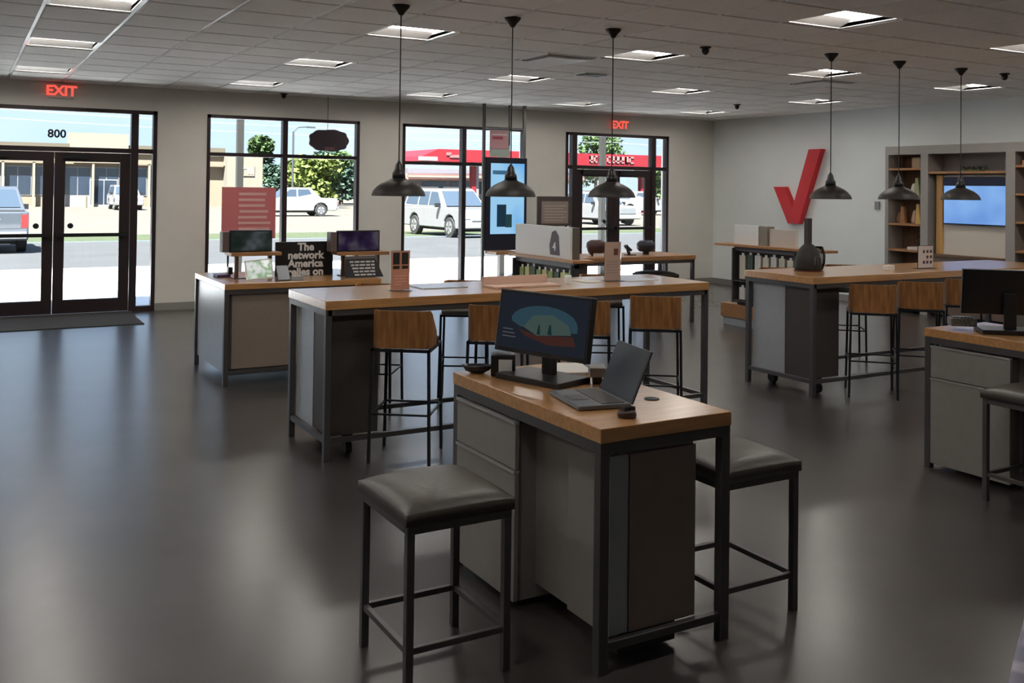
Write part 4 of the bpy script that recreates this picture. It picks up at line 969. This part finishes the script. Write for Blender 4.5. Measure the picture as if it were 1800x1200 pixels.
# vehicles: built heading +X, origin at ground centre
def wheel(r, x, y, R_, w, side):
    t = B().cyl((x, y-w/2, R_), (x, y+w/2, R_), R_, 24).build('wheel', RUBBER, r, bevel=.02)
    yy = y+side*w/2
    B().cyl((x, yy-side*.03, R_), (x, yy+side*.012, R_), R_*.62, 20).build('rim', CHROME, t)
    for k in range(5):
        a = 2*math.pi*k/5; B().box(x-.03, x+.03, min(yy, yy+side*.02), max(yy, yy+side*.02), R_+.05, R_+R_*.58).xf(Matrix.Translation((x, 0, R_)) @ Matrix.Rotation(a, 4, 'Y') @ Matrix.Translation((-x, 0, -R_))).build('spoke', STEEL, t)
def vehicle(name, kind, paint, lab):
    r = empty(name, (0, 0, 0), lab, 'car' if kind == 'suv' else 'truck')
    L, Wd = (5.1, 1.95) if kind == 'suv' else (5.7, 1.98); h2 = Wd/2; wr = .39
    xf_, xr = (1.55, -1.45) if kind == 'suv' else (1.85, -1.75)
    def arch(x): return [(x+.48*math.cos(t), .40+.48*math.sin(t)) for t in [R(a) for a in (-5, 30, 60, 90, 120, 150, 185)]]
    fr, re = L/2, -L/2
    if kind == 'suv': topl = [(fr, .55), (fr-.02, .95), (fr-.15, 1.08), (.95, 1.14), (re+.02, 1.12), (re, .5)]
    else: topl = [(fr, .6), (fr-.02, 1.0), (fr-.15, 1.14), (.95, 1.18), (re, 1.16), (re, .55)]
    bot = [(re+.1, .36)] + arch(xr)[::-1] + arch(xf_)[::-1] + [(fr-.08, .36)]
    body = B().prism(topl+bot, 'y', -h2, h2); body.build('body', paint, r, bevel=.04)
    if kind == 'suv': cab = [(1.05, 1.13), (.35, 1.80), (.2, 1.86), (-2.2, 1.86), (-2.35, 1.80), (-2.52, 1.12)]; zt = 1.86
    else: cab = [(1.05, 1.17), (.30, 1.78), (.15, 1.84), (-1.0, 1.84), (-1.15, 1.78), (-1.75, 1.20), (-2.1, 1.16)]; zt = 1.84
    yy = [(h2-.04) if z < 1.3 else (h2-.20) for _, z in cab]
    B().prism(cab, 'y', 0, 0, [-a for a in yy], yy).build('cabin', paint, r, bevel=.03)
    def side_win(pts, nm='side_window'):
        for s in (-1, 1):
            b = B(); f = [(x, s*((h2-.04)-(z-1.13)/(.67)*.16+.012), z) for x, z in pts]; g = [(x, y-s*.03, z) for x, y, z in f]
            n = len(f); b.add(f+g, [tuple(range(n)), tuple(range(2*n-1, n-1, -1))]+[(i, i+n, (i+1) % n+n, (i+1) % n) for i in range(n)]); b.build(nm, CARGL, r)
    if kind == 'suv':
        for p in ([(.78, 1.22), (.30, 1.72), (-.25, 1.74), (-.25, 1.22)], [(-.35, 1.22), (-.35, 1.74), (-1.15, 1.74), (-1.15, 1.22)], [(-1.28, 1.22), (-1.28, 1.74), (-2.15, 1.72), (-2.32, 1.24)]): side_win(p)
    else:
        for p in ([(.78, 1.25), (.28, 1.71), (-.15, 1.73), (-.15, 1.25)], [(-.25, 1.25), (-.25, 1.73), (-.98, 1.72), (-1.25, 1.25)]): side_win(p)
    # windscreen and rear window
    B().add([(1.02+.03, -h2+.16, 1.2), (1.02+.03, h2-.16, 1.2), (.42, h2-.27, 1.77), (.42, -h2+.27, 1.77)], [(0, 1, 2, 3)]).build('windscreen', CARGL, r)
    if kind == 'suv': B().add([(-2.55, -h2+.16, 1.2), (-2.55, h2-.16, 1.2), (-2.40, h2-.27, 1.74), (-2.40, -h2+.27, 1.74)], [(0, 1, 2, 3)]).build('rear_window', CARGL, r)
    else: B().add([(-1.72, -h2+.16, 1.26), (-1.72, h2-.16, 1.26), (-1.19, h2-.27, 1.76), (-1.19, -h2+.27, 1.76)], [(0, 1, 2, 3)]).build('rear_window', CARGL, r)
    for x in (xf_, xr):
        for s in (-1, 1): wheel(r, x, s*(h2-.13), wr, .25, s)
    B().box(xr-.5, xf_+.5, -h2+.3, h2-.3, .25, .5).build('underbody', RUBBER, r)
    B().box(fr-.03, fr+.03, -.55, .55, .68, .98).build('grille', CHROME, r)
    for s in (-1, 1):
        B().box(fr-.12, fr+.01, s*h2-.36 if s > 0 else -h2+.04, s*h2-.04 if s > 0 else -h2+.36, .75, .98).build('headlight', mt('headlight', (.7, .72, .75), .15), r)
        B().box(re-.012, re+.05, s*h2-.20 if s > 0 else -h2+.02, s*h2-.02 if s > 0 else -h2+.20, .72, 1.08).build('tail_light', mt('tail_red', (.28, .02, .02), .3), r)
        B().box(.72, .86, s*(h2+.1)-.09, s*(h2+.1)+.09, 1.14, 1.3).build('mirror', BLACK, r)
    B().box(fr-.02, fr+.10, -h2+.05, h2-.05, .40, .62).build('front_bumper', paint if kind == 'suv' else CHROME, r, bevel=.02)
    B().box(re-.12, re+.02, -h2+.05, h2-.05, .42, .62).build('rear_bumper', paint if kind == 'suv' else CHROME, r, bevel=.02)
    if kind == 'suv':
        B().bar((.1, -.7, 1.90), (-2.1, -.7, 1.90), .04).bar((.1, .7, 1.90), (-2.1, .7, 1.90), .04).build('roof_rack', STEEL, r)
    else:
        B().box(re-.014, re, -.8, .8, .70, 1.12).build('tailgate', paint, r, bevel=.01); B().box(re-.02, re, -.3, .3, .93, .97).build('badge_strip', CHROME, r)
        B().box(re+.08, -1.8, -h2+.1, h2-.1, 1.16, 1.185).build('bed_cover', BLACKM, r)
    return r
suv = vehicle('sport_utility_car', 'suv', CARW, 'white sport utility car parked facing the shop, seen through the second window')
suv.location = (18.35, 37.2, gz(37)); suv.rotation_euler = (0, 0, R(-88)); suv.scale = (1.08,)*3
pk = vehicle('pickup_truck', 'pickup', CARW, 'white pickup truck seen from the side through the first window, right of the red poster')
pk.location = (20.4, 67.3, -.5); pk.rotation_euler = (0, 0, R(180)); pk.scale = (1.1,)*3
c = clone(pk, (50.6, 66.3, -.5), 0, 'white pickup truck seen through the right glass door of the right-hand doors')
c = clone(suv, (34.6, 49.5, -.5), R(-88), 'white car nose-on behind the left glass door of the right-hand doors')
c = clone(suv, (12.0, 85.5, -.5), R(-90), 'small far white car before the shop across the road, at the left door frame')
pk2 = vehicle('pickup_truck', 'pickup', CARG, 'silver-blue pickup truck seen from behind through the left-hand doors')
pk2.location = (.72, 32.6, gz(30.6)); pk2.rotation_euler = (0, 0, R(90))

# ------------------------------------------------------------------ person at the right edge (only the sleeve shows)
def skin_mesh(name, joints, edges, radii, m, parent, sub=2):
    me = bpy.data.meshes.new(name); org = Vector(parent['_w'])
    me.from_pydata([tuple(Vector(j)-org) for j in joints], edges, []); me.materials.append(m)
    o = bpy.data.objects.new(name, me); COL.objects.link(o); o.parent = parent; o['_w'] = list(org)
    sk = o.modifiers.new('skin', 'SKIN'); sk.use_smooth_shade = True
    for i, rr_ in enumerate(radii):
        v = me.skin_vertices[0].data[i]; v.radius = rr_ if isinstance(rr_, tuple) else (rr_, rr_); v.use_root = (i == 0)
    s = o.modifiers.new('sub', 'SUBSURF'); s.levels = sub; s.render_levels = sub
    return o
def person(px, py, ang):
    r = empty('person', (0, 0, 0), 'person in a pale lavender checked shirt, only a sleeve showing at the bottom right edge', 'person')
    SK = mt('skin', (.50, .30, .21), .5); HAIR = mt('hair', (.05, .03, .02), .7); JEAN = mt('jeans', (.05, .07, .13), .8)
    m = bpy.data.materials.new('checked_shirt'); m.use_nodes = True; n = m.node_tree.nodes; l = m.node_tree.links; p = n['Principled BSDF']; p.inputs['Roughness'].default_value = .85
    t = n.new('ShaderNodeTexCoord'); mp_ = n.new('ShaderNodeMapping'); mp_.inputs['Rotation'].default_value = (.5, .3, .2)
    w1 = n.new('ShaderNodeTexWave'); w1.inputs['Scale'].default_value = 14; w2 = n.new('ShaderNodeTexWave'); w2.inputs['Scale'].default_value = 14; w2.bands_direction = 'Z'
    a = n.new('ShaderNodeMath'); a.operation = 'ADD'; cr_ = n.new('ShaderNodeValToRGB'); cr_.color_ramp.elements[0].position = .35; cr_.color_ramp.elements[1].position = 1.0
    cr_.color_ramp.elements[0].color = (.80, .76, .88, 1); cr_.color_ramp.elements[1].color = (.45, .44, .58, 1)
    l.new(t.outputs['Object'], mp_.inputs[0]); l.new(mp_.outputs[0], w1.inputs['Vector']); l.new(mp_.outputs[0], w2.inputs['Vector']); l.new(w1.outputs['Fac'], a.inputs[0]); l.new(w2.outputs['Fac'], a.inputs[1]); l.new(a.outputs[0], cr_.inputs[0]); l.new(cr_.outputs[0], p.inputs['Base Color'])
    # facing +Y locally
    J = [(0, 0, .95), (0, 0, 1.12), (0, .01, 1.30), (0, 0, 1.44), (0, .01, 1.52), (0, .02, 1.60), (0, .025, 1.68),
         (-.19, 0, 1.41), (-.315, -.03, 1.02), (-.285, .06, .84), (-.27, .08, .80),
         (.19, 0, 1.41), (.315, -.03, 1.02), (.285, .06, .84), (.27, .08, .80),
         (-.10, 0, .90), (-.11, .01, .50), (-.11, -.02, .09), (-.12, .12, .045), (.10, 0, .90), (.11, .01, .50), (.11, -.02, .09), (.12, .12, .045)]
    E_ = [(0, 1), (1, 2), (2, 3), (3, 4), (4, 5), (5, 6), (3, 7), (7, 8), (8, 9), (9, 10), (3, 11), (11, 12), (12, 13), (13, 14), (0, 15), (15, 16), (16, 17), (17, 18), (0, 19), (19, 20), (20, 21), (21, 22)]
    rad = [(.16, .11), (.14, .10), (.16, .11), (.12, .08), .055, (.075, .09), (.07, .085), .06, .044, .034, .026, .06, .044, .034, .026, .085, .058, .042, .035, .085, .058, .042, .035]
    skin_mesh('body', J, E_, rad, SK, r)
    SJ = [(0, 0, .93), (0, 0, 1.12), (0, .01, 1.30), (0, 0, 1.43), (-.19, 0, 1.41), (-.325, -.03, 1.02), (-.29, .05, .86), (.19, 0, 1.41), (.325, -.03, 1.02), (.29, .05, .86)]
    SE = [(0, 1), (1, 2), (2, 3), (3, 4), (4, 5), (5, 6), (3, 7), (7, 8), (8, 9)]
    skin_mesh('shirt', SJ, SE, [(.185, .135), (.165, .125), (.185, .135), (.13, .09), .075, .062, .052, .075, .062, .052], m, r)
    skin_mesh('trousers', [(0, 0, .95), (-.10, 0, .88), (-.11, .01, .50), (-.11, -.02, .12), (.10, 0, .88), (.11, .01, .50), (.11, -.02, .12)], [(0, 1), (1, 2), (2, 3), (0, 4), (4, 5), (5, 6)], [(.17, .13), .105, .078, .07, .105, .078, .07], JEAN, r)
    for s in (-1, 1):
        b = B().box(s*.12-.05, s*.12+.05, -.08, .20, 0, .07); b.build('shoe', BLACKM, r, bevel=.02)
        # hand hanging beside the hip: palm plus five fingers
        vv = [(s*.26, .08, .80), (s*.258, .09, .73)]; ee = [(0, 1)]; rd = [(.024, .018), (.016, .034)]
        for k in range(4):
            o0 = (s*.256, .118-.019*k, .705); i0 = len(vv); ln = [.036, .043, .041, .033][k]
            vv += [o0, (s*.25, o0[1]+.002, .705-ln), (s*.238, o0[1]+.004, .705-ln*1.7)]; ee += [(1, i0), (i0, i0+1), (i0+1, i0+2)]; rd += [.009, .0085, .0075]
        i0 = len(vv); vv += [(s*.250, .118, .765), (s*.243, .143, .735), (s*.238, .150, .71)]; ee += [(0, i0), (i0, i0+1), (i0+1, i0+2)]; rd += [.012, .011, .009]
        skin_mesh('hand', vv, ee, rd, SK, r)
    h = B().lathe(0, 0, [(.002, 1.80), (.05, 1.795), (.085, 1.765), (.10, 1.71), (.098, 1.66), (.08, 1.62)], 20, caps=False); h.v = [(x*.82, y*1.02-.012, z) for x, y, z in h.v]
    h.v = [(x, y if not (y > .03 and z < 1.73) else .03+(y-.03)*.2, z) for x, y, z in h.v]; h.build('hair', HAIR, r, smooth=True)
    for s in (-1, 1):
        B().lathe(s*.033, .105, [(.002, 1.674), (.011, 1.68), (.011, 1.686), (.002, 1.692)], 10).build('eye', WHITE, r); B().box(s*.082-.008, s*.082+.008, .0, .035, 1.645, 1.70).build('ear', SK, r, bevel=.006)
    B().prism([(.10, 1.69), (.135, 1.65), (.10, 1.64)], 'x', -.014, .014).build('nose', SK, r, bevel=.004)
    B().box(-.025, .025, .10, .118, 1.608, 1.618).build('mouth', mt('lips', (.4, .15, .13), .5), r)
    r.location = (px, py, 0); r.rotation_euler = (0, 0, ang)
person(1.524, .604, R(-29.75))

for o in list(COL.objects):
    if '_w' in o: del o['_w']
